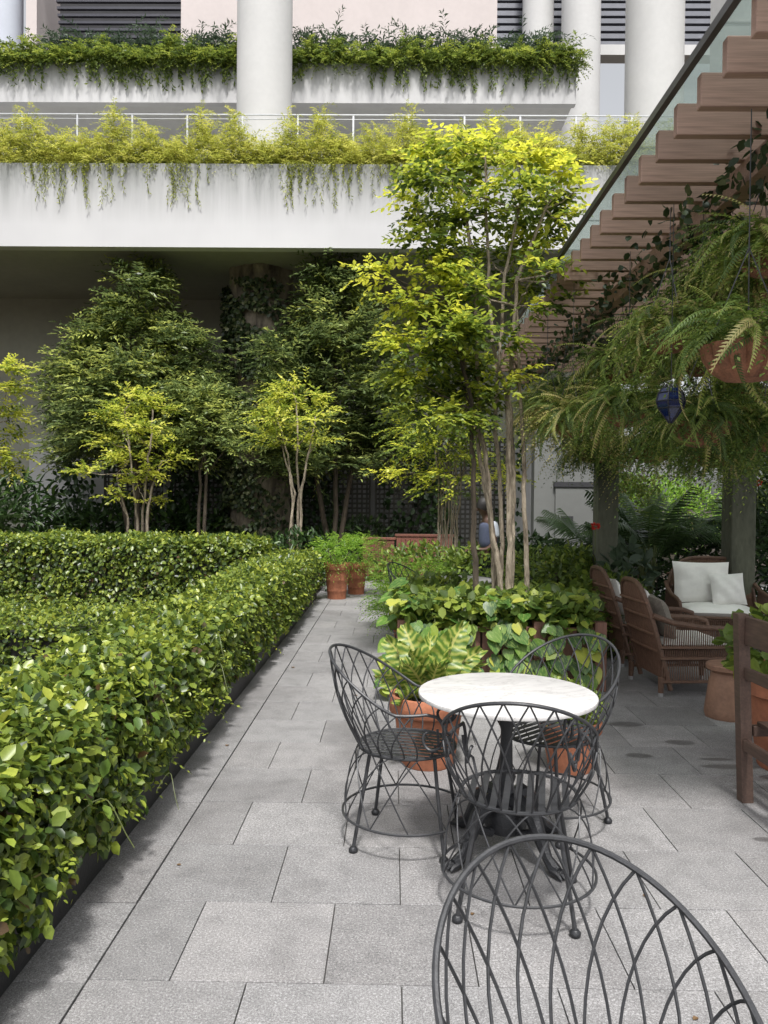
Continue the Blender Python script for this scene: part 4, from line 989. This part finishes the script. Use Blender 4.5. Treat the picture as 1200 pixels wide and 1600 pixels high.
# broad leaved philodendron left corner
ph = thing('philodendron', 'broad leaved plant leaning over the left corner of the wooden planter', 'plant', (.25, 6.6, .45))
pst = MB()
for k in range(34):
    a = random.uniform(PI * .5, PI * 1.75); el = random.uniform(-.1, 1.1); rr = random.uniform(.12, .36)
    c = Vector((.30, 6.75, .50)); tip = c + Vector((math.cos(a) * rr * math.cos(el) * 1.1, math.sin(a) * rr * math.cos(el), rr * math.sin(el) * 1.35))
    pst.tube([c, c.lerp(tip, .6) + Vector((0, 0, .05)), tip], .005, 5)
    put_leaf(ph, hm, tip, (math.cos(a), math.sin(a) - .3, -.35), (math.cos(a) * .2, -.35, 1), random.uniform(.10, .17))
pst.build('stalk', 'stalk', ph, world=True)
ph2 = thing('philodendron', 'low dark heart leaved plant at the foot of the planter by the path', 'plant', (.1, 6.3, 0))
for k in range(60):
    p = Vector((random.uniform(-.08, .5), random.uniform(6.0, 6.4), random.uniform(.08, .5)))
    put_leaf(ph2, hm, p, (random.gauss(-.2, .6), -.6, -.5), (random.gauss(-.1, .3), -.6, .8), random.uniform(.08, .14))

# ------------------------------------------------------------------ hanging fern baskets
def frond_mesh(arch, K=30, leafl=.11, name='frond', mat='fern', lw=.026, pdroop=.25, start=.08, bend=0):
    V = []; F = []; T = []
    pts = []
    a = .9; r = 0; z = 0
    for i in range(K + 1):
        t = i / K; ang = .95 - arch * t ** .62
        pts.append(Vector((r, bend * t * t, z))); r += math.cos(ang) / K; z += math.sin(ang) / K
    for i in range(K):      # rachis
        p, q = pts[i], pts[i + 1]; n = len(V); w = .004
        V += [p + Vector((0, w, 0)), p - Vector((0, w, 0)), q - Vector((0, w * .8, 0)), q + Vector((0, w * .8, 0))]; F.append((n, n + 1, n + 2, n + 3)); T.append(.3)
        t = i / K
        if t < start: continue
        ln = leafl * min(1, (t - start) * 6 + .35) * (1 - max(0, t - .45) ** 1.6 * 2.1); ln = max(ln, .012)
        tg = (q - p).normalized()
        for s in (1, -1):
            b = p + tg * (.5 / K if s > 0 else 0); d = (Vector((0, s, 0)) + tg * .32 + Vector((0, 0, -pdroop + random.uniform(-.15, .1)))).normalized()
            wv = tg * lw / 2; n = len(V)
            V += [b - wv, b + wv, b + d * ln * .6 + wv * .9 + Vector((0, 0, -.01)), b + d * ln + Vector((0, 0, -.022)), b + d * ln * .55 - wv]
            F.append((n, n + 1, n + 2, n + 4)); F.append((n + 4, n + 2, n + 3, n + 3)[:3]); T += [random.random() * .2] * 2
    me = bpy.data.meshes.new(name); me.from_pydata([tuple(v) for v in V], [], F)
    at_ = me.attributes.new('tone', 'FLOAT', 'FACE'); at_.data.foreach_set('value', T[:len(F)])
    me.materials.append(M[mat]); me.update(); return me
FR = [frond_mesh(a, 28, .060, 'frond', 'fern', .0175, .3, bend=b_) for a, b_ in ((1.6, .1), (1.9, -.22), (2.2, .25), (2.45, -.1), (2.75, .3), (2.6, -.3))]
PR = [frond_mesh(a, 26, .34, 'frond', 'palm', .030, .35, .18) for a in (.8, 1.2, 1.6)]
def scallop(th, z): return .93 + .11 * abs(math.sin(7 * th)) ** .6
def bowl_mesh():
    m = MB(); m.lathe([(.02, -.16), (.10, -.15), (.155, -.11), (.19, -.05), (.20, 0), (.205, .008), (.19, .008), (.18, -.01)], (0, 0, 0), 112, scallop, True, False); return m
for i, (px, py, Y, sc, fl, nfr, lab) in enumerate((
    (1158, 545, 3.9, 1.08, .58, 44, 'large scalloped terracotta basket fern hanging nearest, at the right edge'),
    (1036, 522, 5.2, .85, .52, 44, 'fern basket hanging above the blue lantern'),
    (1088, 664, 5.1, .95, .52, 52, 'fern basket hanging right of the blue lantern'),
    (976, 640, 6.1, .9, .56, 52, 'fern basket hanging left of the blue lantern'),
    (890, 658, 7.0, .95, .60, 62, 'fern basket at the far left of the hanging row'),
    (925, 702, 8.4, .95, .56, 50, 'low fern basket beside the top of the left pergola post'),
    (1196, 672, 5.3, .95, .55, 50, 'fern basket cut off by the right edge, below the nearest one'),
    (880, 612, 8.6, .95, .60, 46, 'fern basket behind the leftmost one, high under the slats'),
    (965, 575, 6.9, .9, .60, 50, 'fern basket high in the middle of the row, under the slats'),
    (1015, 700, 7.6, .95, .55, 46, 'low fern basket in the shaded middle, behind the lantern'),
    (1110, 705, 7.2, .95, .55, 46, 'low dark fern basket in front of the right pergola post'),
    (1090, 560, 6.2, .95, .6, 46, 'fern basket hanging between the lantern and the nearest basket'),
    (1185, 400, 4.4, .8, .55, 44, 'fern basket tucked highest between the slats above the nearest one'),
    (1110, 455, 5.4, .8, .55, 40, 'fern basket high under the slats left of the topmost one'),
    (850, 640, 7.8, .9, .5, 40, 'small leaved fern at the far left tip of the hanging row, beside the tree stems'),
    (1150, 620, 6.6, .95, .6, 46, 'shaded fern basket behind the bowl of the nearest one'),
    (1180, 440, 4.9, .7, .5, 40, 'high fern basket close under the slats at the right edge'),
    (1040, 640, 8.6, .95, .60, 44, 'deep shaded fern basket behind the blue lantern'))):
    c = at(px, py, Y)
    t = thing('hanging_fern', lab, 'hanging fern', c, random.uniform(0, 6), 'ferns hanging under the pergola')
    b_ = bowl_mesh(); b_.v = [(x * sc, y * sc, z * sc) for x, y, z in b_.v]; b_.build('basket', 'basket', t)
    MB().lathe([(.185 * sc, -.02), (.12 * sc, .02), (.001, .04)], (0, 0, 0), 20, None, False, False).build('moss', 'soil', t)
    Lm = Leaves(); k = 100 if i == 0 else 210; a_ = rng.uniform(0, 2 * PI, k); rr_ = np.sqrt(rng.random(k)) * .30 * sc
    dx_, dy_ = np.cos(a_), np.sin(a_)
    zz_ = .14 - (rr_ / .30) ** 2 * .20 + rng.normal(0, .06, k)
    if i == 0: rr_ *= .6; zz_ = np.abs(zz_) + .05
    else: zz_ -= (rng.random(k) ** 2) * .28 * (rr_ > .12)
    Lm.twigs(np.stack([dx_ * rr_, dy_ * rr_, zz_], 1), np.stack([dx_, dy_, rng.normal(.25, .5, k)], 1), rng.uniform(.14, .34, k), 13, .044, .021, rng.uniform(0, .4, k), droop=.75, spread=1.0, jit=.18)
    Lm.build('foliage', 'fern', t, world=False)
    top = PH - .02 - c.z
    for k in range(3):
        a = k * 2.094; MB().tube([(.19 * sc * math.cos(a), .19 * sc * math.sin(a), 0), (0, 0, min(.5, top - .02)), (0, 0, top)], .003, 4).build('chain', 'darksteel', t)
    for k in range(int(nfr * (1.9 if i == 0 else 4.2))):
        o = link('frond', FR[random.choice((0, 1, 2, 2, 3, 3, 4, 4, 5, 5))], t); a = random.uniform(0, 2 * PI); s = fl * random.uniform(.45, 1.0)
        rr = random.uniform(.02, .15) * sc
        o.location = (rr * math.cos(a), rr * math.sin(a), random.uniform(.0, .06)); o.scale = (s, s, s)
        o.rotation_euler = Euler((random.gauss(0, .35), random.uniform(-.75, .6), a), 'XYZ')

# blue glass lantern
lc = at(1042, 628, 4.6)
la = thing('lantern', 'faceted dark blue glass lantern hanging among the ferns', 'lantern', lc)
la.scale = (.85, .85, .85)
MB().lathe([(.01, -.15), (.085, -.05), (.10, 0), (.085, .06), (.06, .09)], (0, 0, 0), 6).build('glass_body', 'blueglass', la)
fr = MB()
for k in range(6):
    a = k * PI / 3; fr.tube([(r * math.cos(a), r * math.sin(a), z) for r, z in ((.012, -.152), (.087, -.05), (.103, 0), (.087, .06), (.062, .09), (.03, .12))], .005, 5)
for r, z in ((.088, -.05), (.104, 0), (.088, .06)): fr.tube([(r * math.cos(k * PI / 3), r * math.sin(k * PI / 3), z) for k in range(7)], .004, 5)
fr.build('frame', 'cast', la); MB().tube([(0, 0, .1), (0, 0, PH - .02 - lc.z)], .003, 5).build('chain', 'cast', la)

# palms
def palm(label, x, y, n, s, zb=.1):
    t = thing('areca_palm', label, 'palm', (x, y, 0))
    tr_ = MB()
    for k in range(n):
        a = random.uniform(0, 2 * PI); st = random.uniform(.3, .9); q = Vector((math.cos(a) * .12, math.sin(a) * .12, zb + st))
        tr_.tube([(0, 0, 0), q], .012, 5)
        o = link('frond', random.choice(PR), t); ss = s * random.uniform(.75, 1.15); o.location = q; o.scale = (ss,) * 3
        o.rotation_euler = Euler((random.gauss(0, .2), random.uniform(-.75, .1), a), 'XYZ')
    tr_.build('cane', 'stalk', t)
palm('dark areca palm with arching fronds behind the white cushioned sofa', 3.4, 10.3, 34, 1.0, .25)
palm('shaded areca palm beyond the right pergola post', 5.0, 11.4, 26, 1.0, .3)
palm('shaded palm between the left pergola post and the garden', 2.75, 10.8, 20, .75, .2)
palm('dark fern like palm in the deep shade at the far left behind the hedge', -8.1, 14.6, 26, 1.0, .3)

# ------------------------------------------------------------------ bistro table
def ring_pts(r, z, n=40, a0=0, a1=2 * PI): return [(r * math.cos(a0 + (a1 - a0) * i / n), r * math.sin(a0 + (a1 - a0) * i / n), z) for i in range(n + 1)]
tb = thing('bistro_table', 'round white marble table on an ornate black cast iron base in the foreground', 'table', (.52, 3.46, 0), .4)
MB().lathe([(.02, .698), (.385, .698), (.398, .703), (.40, .711), (.398, .719), (.390, .722), (.001, .722)], (0, 0, 0), 72, None, False, False).build('tabletop', 'marble', tb)
MB().lathe([(.05, .20), (.075, .22), (.05, .26), (.032, .30), (.045, .34), (.03, .38), (.026, .55), (.04, .60), (.03, .63), (.09, .68), (.12, .695)], (0, 0, 0), 24).build('column', 'cast', tb)
for k in range(4):
    a = k * PI / 2 + .25; ca, sa = math.cos(a), math.sin(a); m_ = MB()
    path = [(.03, .235), (.10, .245), (.17, .20), (.215, .12), (.25, .06), (.285, .032), (.315, .03)]
    m_.tube([(r * ca, r * sa, z) for r, z in path], [.04, .042, .036, .028, .022, .028, .018], 8)
    m_.tube([(r * ca, r * sa, z) for r, z in ((.05, .14), (.10, .11), (.15, .13), (.18, .16))], [.02, .022, .02, .012], 8)
    for tz in (-.017, 0, .017):
        m_.tube([(.285 * ca - tz * sa, .285 * sa + tz * ca, .026), (.33 * ca - tz * 1.2 * sa, .33 * sa + tz * 1.2 * ca, .022), (.345 * ca - tz * 1.2 * sa, .345 * sa + tz * 1.2 * ca, .010)], [.012, .012, .007], 6)
    m_.build('leg', 'cast', tb)
MB().lathe([(.085, .10), (.10, .14), (.09, .19), (.06, .22)], (0, 0, 0), 20).build('base_hub', 'cast', tb)
copy_tree(tb, (.72, 8.5, 0), 1.1, 'second white marble table half hidden behind the planting')

# ------------------------------------------------------------------ wire chairs (local front is +Y)
def wire_chair(label):
    t = thing('wire_chair', label, 'chair', (0, 0, 0), 0, 'wrought iron chairs around the table')
    SH = .44; SR = .225
    def P(phi, r, z, cy=0): return Vector((r * math.sin(phi), -r * math.cos(phi) + cy, z))      # phi 0 = back
    def hoop(phi):
        c = max(0, math.cos(phi)); z = .655 + .215 * c ** 1.25 + .01 * math.cos(2 * phi)
        r = .275 + .095 * c + .0 * abs(math.sin(phi)); return P(phi, r, z)
    E = math.radians(118)
    pts = [hoop(-E + 2 * E * i / 60) for i in range(61)]
    # front scrolls
    def scroll(sg):
        e = hoop(sg * E); out = []
        for i in range(1, 26):
            u = i / 25; a = u * 3.6 * PI / 1.9; rad = .085 * (1 - .62 * u)
            out.append(e + Vector((-sg * .045 * u, .03 + rad * math.sin(a) * .75 - .02 * u, -.085 + rad * math.cos(a) - .035 * u)))
        return out
    full = scroll(-1)[::-1] + pts + scroll(1)
    MB().tube(full, .0070, 8).build('hoop', 'iron', t)
    for sg in (1, -1):       # arm support dropping to the seat
        e = hoop(sg * E); s0 = P(sg * math.radians(128), SR, SH)
        MB().tube([e + Vector((0, .05, -.06)), e + Vector((-sg * .01, .055, -.13)), s0.lerp(e, .3) + Vector((0, .03, 0)), s0], .006, 6).build('arm_support', 'iron', t)
    nb = 16; step = 2 * math.radians(112) / nb
    for i in range(nb + 1):
        for s in (1, -1):
            p0 = -math.radians(112) + step * i; p1 = p0 + s * 1.5 * step
            if abs(p1) > math.radians(116): continue
            q = []
            for k in range(10):
                u = k / 9; phi = p0 + (p1 - p0) * u ** 1.8; top = hoop(phi)
                base = P(phi, SR, SH); r = base.lerp(top, u); bulge = .028 * math.sin(PI * u)
                r += Vector((math.sin(phi), -math.cos(phi), 0)) * bulge; q.append(r)
            q[-1] = hoop(p1)
            MB().tube(q, .0036, 6, False).build('back_rod', 'iron', t)
    # seat
    MB().tube([P(2 * PI * i / 36, SR, SH) for i in range(37)], .008, 7).build('seat_ring', 'iron', t)
    for k in range(9):
        x = -.18 + k * .045; y = math.sqrt(SR * SR - x * x) - .004
        MB().box(x - .013, x + .013, -y, y, SH - .002, SH + .003, .001).build('seat_slat', 'iron', t)
    # legs
    feet = {'fl': (-.215, .21), 'fr': (.215, .21), 'bl': (-.215, -.20), 'br': (.215, -.20)}
    for f, (x, y) in feet.items():
        sx = x * .66; sy = y * .72
        lg = MB().tube([(sx, sy, SH), (x * .82, y * .84, .25), (x, y, .02)], [.0085, .0085, .0085], 8)
        lo = lg.build('leg', 'iron', t)
        MB().lathe([(.016, 0), (.021, .006), (.021, .016), (.012, .026)], (x, y, 0), 14).build('foot', 'cast', lo)
    # lower ring and arches
    LR = .30; LZ = .135; e2 = math.radians(137)
    MB().tube([P(-e2 + 2 * e2 * i / 44, LR if True else 0, LZ) for i in range(45)], .006, 6).build('lower_ring', 'iron', t)
    n2 = 8; st = 2 * e2 / n2
    for i in range(n2 + 1):
        for s in (1, -1):
            p0 = -e2 + st * i; p1 = p0 + s * 1.5 * st
            if abs(p1) > e2 + .1: continue
            q = []
            for k in range(10):
                u = k / 9; phi = p0 + (p1 - p0) * u; z = LZ + (SH - LZ) * math.sin(u * PI / 2) ** 1.0
                r = LR + (SR * .95 - LR) * u ** 1.2; q.append(P(phi, r, z))
            MB().tube(q, .0034, 5, False).build('arch_rod', 'iron', t)
    return t
ch = wire_chair('black wire chair left of the marble table, facing right towards it')
def face(dx, dy): return math.atan2(dy, dx) - PI / 2
ch.location = (.075, 3.59, 0); ch.rotation_euler = (0, 0, face(.42, -.09))
copy_tree(ch, (.505, 3.02, 0), face(.08, .40), 'black wire chair in front of the marble table with its back to the viewer')
copy_tree(ch, (.78, 3.80, 0), face(-.7, -.66), 'black wire chair on the far right side of the marble table')
copy_tree(ch, (.395, 1.24, 0), face(.30, -1), 'black wire chair nearest the viewer, cut off by the bottom edge')
copy_tree(ch, (.30, 8.5, 0), face(.6, -.3), 'wire chair half hidden behind the planting beside the second table')

# ------------------------------------------------------------------ rattan seats (local front +X)
def rattan_chair(name, label, W, loc, rz, group=None, backz=.93, cushions=True):
    t = thing(name, label, 'armchair' if W < 1 else 'sofa', loc, rz, group)
    D = .62; h = W / 2
    def arch(x, inset, z0, z1, n=24):
        pts = []
        for i in range(n + 1):
            a = PI * i / n; u = math.cos(a); v = math.sin(a)
            y = (h - inset) * math.copysign(abs(u) ** .55, u); z = z0 + (z1 - z0) * v ** .55
            pts.append(Vector((x - .16 * (z - .3) / .6, y, z)))
        return pts
    fr_ = MB(); fr_.tube(arch(-D / 2, 0, .05, backz), .021, 8); fr_.build('back_frame', 'rattan', t)
    # woven back panel: vertical canes between the arch and the seat
    k = int(W / .016); pn = MB()
    for i in range(k):
        y = -h + .02 + (W - .04) * i / (k - 1); u = min(.999, abs(y) / h); v = (1 - u ** (1 / .55)) ** .5 if u < 1 else 0
        zt = .05 + (backz - .05) * max(0, math.sin(math.acos(min(1, u ** (1 / .55))))) ** .55
        zt = max(zt - .01, .4); fx = lambda z: -D / 2 - .16 * (z - .3) / .6
        pn.tube([(fx(.12) - .0, y, .12), (fx(zt), y, zt)], .0062, 5)
    for zz in (.36, .5, .64, .76):
        pn.tube([(-D / 2 - .16 * (zz - .3) / .6 - .012, -h + .02, zz), (-D / 2 - .16 * (zz - .3) / .6 - .022, 0, zz), (-D / 2 - .16 * (zz - .3) / .6 - .012, h - .02, zz)], .012, 6)
    pn.build('back_canes', 'rattan2', t)['kind'] = 'stuff'
    sk = MB().box(-D / 2 - .10, -D / 2 - .085, -h + .03, h - .03, .30, .66); 
    for sg in (1, -1):
        y = sg * h
        armp = [(-D / 2 - .09, y * .99, .66), (-D / 2 + .08, y * 1.02, .60), (0, y * 1.04, .565), (D / 2 - .04, y * 1.04, .55), (D / 2 + .05, y * 1.02, .52), (D / 2 + .06, y, .46), (D / 2 + .03, y, .38)]
        MB().tube(armp, .024, 8).build('arm', 'rattan', t)
        sd = MB(); kk = 34
        for i in range(kk):
            x = -D / 2 + D * i / (kk - 1); za = .585 if x < 0 else .555
            sd.tube([(x * .96, y * 1.02, za), (x * 1.0, y, .30), (x * 1.05, y * 1.06, .12)], .0052, 4, False)
        for z_, o_ in ((.40, .012), (.31, .012), (.12, .03)):
            sd.tube([(-D / 2 - .03, y * (1 + o_) + sg * .012, z_), (D / 2 + .03, y * (1 + o_) + sg * .012, z_)], .013, 6)
        sd.build('side_canes', 'rattan', t)['kind'] = 'stuff'
    fc = MB(); kk = int(W / .02)
    for i in range(kk):
        y = -h + W * i / (kk - 1); fc.tube([(D / 2 + .0, y * .97, .36), (D / 2 + .03, y * 1.04, .12)], .0052, 4, False)
    for z_ in (.36, .12): fc.tube([(D / 2 + .015, -h, z_), (D / 2 + .015, h, z_)], .015, 6)
    fc.build('front_canes', 'rattan', t)['kind'] = 'stuff'
    MB().box(-D / 2, D / 2 - .01, -h + .02, h - .02, .28, .33, .005).build('seat_deck', 'rattan', t)
    for sx in (-1, 1):
        for sy in (-1, 1):
            lg = MB().tube([(sx * D / 2 * 1.05, sy * h * 1.02, .16), (sx * (D / 2 + .02), sy * h * 1.03, .03)], [.028, .022], 8).build('leg', 'rattan', t)
            MB().lathe([(.02, 0), (.02, .03)], (sx * (D / 2 + .02), sy * h * 1.03, 0), 12).build('foot_cap', 'steel', lg)
    return t
def pillow_mesh(w, hgt, th, n=14, puff=.7, seed=0):
    m = MB(); vs = []; fs = []
    for side in (1, -1):
        b = len(vs)
        for i in range(n + 1):
            for j in range(n + 1):
                u = i / n * 2 - 1; v = j / n * 2 - 1
                e = (max(0, (1 - abs(u) ** 2.6)) * max(0, (1 - abs(v) ** 2.6))) ** .5
                pin = 1 - .05 * (1 - abs(u)) * abs(v) ** 3
                wr = (.007 * math.sin(7 * u + 5 * v + seed) + .006 * math.sin(13 * u * v + seed * 2) + .004 * math.sin(17 * v - 6 * u)) * e
                vs.append((side * (th / 2 * e + wr), u * w / 2 * (1 - .06 * (1 - v * v)), v * hgt / 2 * (1 - .06 * (1 - u * u)) + hgt / 2))
        for i in range(n):
            for j in range(n):
                q = (b + i * (n + 1) + j, b + (i + 1) * (n + 1) + j, b + (i + 1) * (n + 1) + j + 1, b + i * (n + 1) + j + 1)
                fs.append(q if side > 0 else q[::-1])
    m.add(vs, fs, True); return m
def place(o, label, cat, loc, rot, group=None):
    o.location = loc; o.rotation_euler = rot; tag(o, label, cat, group); return o
rA = math.radians(5)
c1 = rattan_chair('rattan_armchair', 'brown rattan armchair nearer the viewer, seen from behind its back', .60, (2.50, 6.62, 0), rA + .0, 'rattan armchairs')
c2 = copy_tree(c1, (2.52, 7.75, 0), rA, 'brown rattan armchair further back, half hidden by the nearer one')
sofa = rattan_chair('rattan_sofa', 'rattan sofa with rounded back and white cushions facing the viewer', .98, (3.62, 8.55, 0), math.radians(-98), backz=.95)
for cc, y, lab in ((c1, 6.62, 'pale seat cushion of the nearer rattan armchair'), (c2, 7.75, 'pale seat cushion of the further rattan armchair')):
    place(pillow_mesh(.52, .56, .13, seed=1).build('seat_cushion', 'cream'), lab, 'cushion', (2.24 + .02 * (y > 7), y + .03, .40), (0, math.radians(90), rA))
place(pillow_mesh(.40, .40, .16, seed=2).build('throw_pillow', 'taupe'), 'taupe throw pillow leaning in the nearer rattan armchair', 'pillow', (2.36, 6.66, .44), (.15, -.45, rA))
place(pillow_mesh(.42, .42, .14, seed=5).build('throw_pillow', 'cream'), 'cream pillow behind the taupe one in the nearer rattan armchair', 'pillow', (2.27, 6.80, .45), (0, -.32, rA))
place(pillow_mesh(.40, .40, .14, seed=6).build('throw_pillow', 'cream'), 'cream pillow in the further rattan armchair', 'pillow', (2.30, 7.78, .45), (0, -.32, rA))
place(pillow_mesh(.86, .54, .15, seed=3).build('seat_cushion', 'cream'), 'white seat cushion on the rattan sofa', 'cushion', (3.62, 8.82, .40), (0, math.radians(90), math.radians(-98)))
place(pillow_mesh(.62, .48, .16, seed=3).build('back_cushion', 'cream'), 'large white back cushion on the rattan sofa', 'cushion', (3.50, 8.72, .45), (0, -.22, math.radians(-98)))
place(pillow_mesh(.38, .36, .13, seed=4).build('throw_pillow', 'cream'), 'small square white pillow in front on the rattan sofa', 'pillow', (3.73, 8.52, .46), (.04, -.30, math.radians(-92)))

# garden stool
gs = thing('garden_stool', 'waisted brown ceramic garden stool beside the rattan armchair', 'stool', (2.50, 5.72, 0))
MB().lathe([(.165, 0), (.172, .02), (.168, .06), (.14, .26), (.118, .33)], (0, 0, 0), 10, None, True, False).build('body', 'terra2', gs)
MB().lathe([(.118, .33), (.13, .345), (.155, .355), (.158, .385), (.150, .395), (.001, .395)], (0, 0, 0), 32, None, False, False).build('top', 'terra2', gs)
# teak armchair at the right edge: back plane runs along Y
tk = thing('teak_chair', 'dark teak armchair cut off by the right edge, back towards the courtyard', 'chair', (2.15, 3.82, 0), math.radians(3))
for (x, y, h_, nm) in ((-.25, .28, 1.00, 'back_post'), (-.25, -.28, 1.00, 'back_post'), (.27, .28, .64, 'front_leg'), (.27, -.28, .64, 'front_leg')):
    k_ = .02 if nm == 'back_post' else 0
    m_ = MB(); w = .030
    m_.add([(x - w - k_ * .0, y - w, 0), (x + w, y - w, 0), (x + w, y + w, 0), (x - w, y + w, 0), (x - w - 2 * k_, y - w, h_), (x + w - 2 * k_, y - w, h_), (x + w - 2 * k_, y + w, h_), (x - w - 2 * k_, y + w, h_)], [(0, 3, 2, 1), (4, 5, 6, 7), (0, 1, 5, 4), (1, 2, 6, 5), (2, 3, 7, 6), (3, 0, 4, 7)])
    m_.build(nm, 'teak', tk)
for z0, z1 in ((.84, .99), (.66, .72), (.28, .34)): MB().box(-.285, -.255, -.248, .248, z0, z1, .004).build('back_rail', 'teak', tk)
for k in range(6): MB().box(-.20 + k * .078, -.14 + k * .078, -.27, .27, .41, .43, .003).build('seat_slat', 'teak', tk)
for y in (-.28, .28):
    MB().box(-.22, .24, y - .02, y + .02, .35, .405, .003).build('seat_rail', 'teak', tk); MB().box(-.27, .32, y - .035, y + .035, .642, .67, .006).build('armrest', 'teak', tk)
MB().box(.255, .285, -.248, .248, .345, .405).build('front_rail', 'teak', tk)

# ------------------------------------------------------------------ person, in profile facing left, looking down
pr = thing('person', 'person in a grey blue vest over a white shirt, looking down, behind the tree stems', 'person', (1.30, 10.6, 0), math.radians(200))
def skinned(name, joints, edges, mat, parent, sub=2, root=0):
    me = bpy.data.meshes.new(name); me.from_pydata([j[0] for j in joints], edges, []); me.materials.append(M[mat])
    o = link(name, me, parent)
    md = o.modifiers.new('Skin', 'SKIN'); md.use_smooth_shade = True
    for i, j in enumerate(joints):
        sv = me.skin_vertices[0].data[i]; r = j[1]; sv.radius = r if isinstance(r, tuple) else (r, r); sv.use_root = (i == root)
    s = o.modifiers.new('Sub', 'SUBSURF'); s.levels = sub; s.render_levels = sub
    return o
# local: facing +X, left = +Y
K = 0.965
def J(x, y, z, r): return ((x * K, y * K, z * K), (r[0] * K, r[1] * K) if isinstance(r, tuple) else r * K)
body = [J(0, 0, .95, (.10, .14)), J(.0, 0, 1.12, (.095, .13)), J(.0, 0, 1.32, (.10, .16)), J(.02, 0, 1.45, (.055, .065)), J(.045, 0, 1.51, .058), J(.075, 0, 1.575, (.098, .082)), J(.08, 0, 1.64, (.112, .09)), J(.075, 0, 1.70, (.085, .07)),
        J(.0, .17, 1.38, .05), J(-.01, .22, 1.12, .04), J(.10, .20, 1.0, .033), J(.18, .13, 1.0, .028), J(.24, .10, 1.0, .03),
        J(.0, -.17, 1.38, .05), J(-.02, -.22, 1.12, .04), J(.10, -.20, .98, .033), J(.17, -.14, .98, .028), J(.23, -.11, .98, .03),
        J(0, .09, .86, .085), J(.03, .10, .48, .055), J(0, .10, .09, .04), J(.12, .11, .04, .035),
        J(0, -.09, .86, .085), J(.05, -.10, .48, .055), J(-.05, -.10, .09, .04), J(.07, -.11, .04, .035)]
be = [(0, 1), (1, 2), (2, 3), (3, 4), (4, 5), (5, 6), (6, 7), (2, 8), (8, 9), (9, 10), (10, 11), (11, 12), (2, 13), (13, 14), (14, 15), (15, 16), (16, 17), (0, 18), (18, 19), (19, 20), (20, 21), (0, 22), (22, 23), (23, 24), (24, 25)]
skinned('body', body, be, 'skin', pr)
skinned('shirt', [J(0, 0, .96, (.11, .145)), J(0, 0, 1.14, (.105, .135)), J(0, 0, 1.33, (.095, .12)), J(.015, 0, 1.43, (.075, .09)), J(-.03, .175, 1.38, .05), J(-.04, .225, 1.17, .046), J(-.03, -.175, 1.38, .05), J(-.05, -.225, 1.17, .046)], [(0, 1), (1, 2), (2, 3), (2, 4), (4, 5), (2, 6), (6, 7)], 'shirt', pr)
skinned('vest', [J(-.012, 0, .98, (.150, .185)), J(-.012, 0, 1.15, (.148, .178)), J(-.012, 0, 1.33, (.150, .195)), J(-.005, 0, 1.42, (.12, .17))], [(0, 1), (1, 2), (2, 3)], 'vest', pr)
skinned('trousers', [J(0, 0, .95, (.12, .158)), J(0, .09, .84, .10), J(.03, .10, .48, .075), J(0, .10, .12, .06), J(0, -.09, .84, .10), J(.05, -.10, .48, .075), J(-.05, -.10, .12, .06)], [(0, 1), (1, 2), (2, 3), (0, 4), (4, 5), (5, 6)], 'trousers', pr)
hr = MB().lathe([(.100, -.085), (.122, -.03), (.126, .02), (.112, .07), (.080, .108), (.04, .126), (.001, .130)], (0, 0, 0), 20, lambda th, z: 1 - .14 * abs(math.sin(th)) + .02 * math.sin(9 * th), False, False)
hm_ = Matrix.Translation((.058 * K, 0, 1.650 * K)) @ Matrix.Rotation(math.radians(-24), 4, 'Y')
hr.v = [tuple(hm_ @ Vector(p)) for p in hr.v]; hr.build('hair', 'hair', pr)
pr.scale = (.96, .96, .96)
fm = MB(); fm.tube([(.168 * K, 0, 1.61 * K), (.192 * K, 0, 1.58 * K), (.165 * K, 0, 1.57 * K)], .011, 6); fm.build('nose', 'skin', pr)
for sy in (-1, 1):
    MB().lathe([(.001, -.02), (.012, -.012), (.016, 0), (.012, .012), (.001, .02)], (.075 * K, sy * .078 * K, 1.575 * K), 8).build('ear', 'skin', pr)
    MB().lathe([(.001, -.008), (.008, 0), (.001, .008)], (.160 * K, sy * .03, 1.605 * K), 8).build('eye', 'hair', pr)
    for f in range(5):     # fingers
        y0 = sy * (.12 + (f - 2) * .013) * K; ln = (.055, .07, .075, .07, .05)[f] if f else .045
        b0 = Vector((.245 * K, y0, (1.0 if sy > 0 else .98) * K)); 
        if f == 0: b0 += Vector((-.02, -sy * .018, .012))
        MB().tube([b0, b0 + Vector((ln * .5, 0, .002)), b0 + Vector((ln * .85, 0, -ln * .35))], [.009, .008, .006], 6).build('finger', 'skin', pr)
print('objects', len(C.objects), 'tris', sum(len(m.polygons) for m in bpy.data.meshes) * 2)
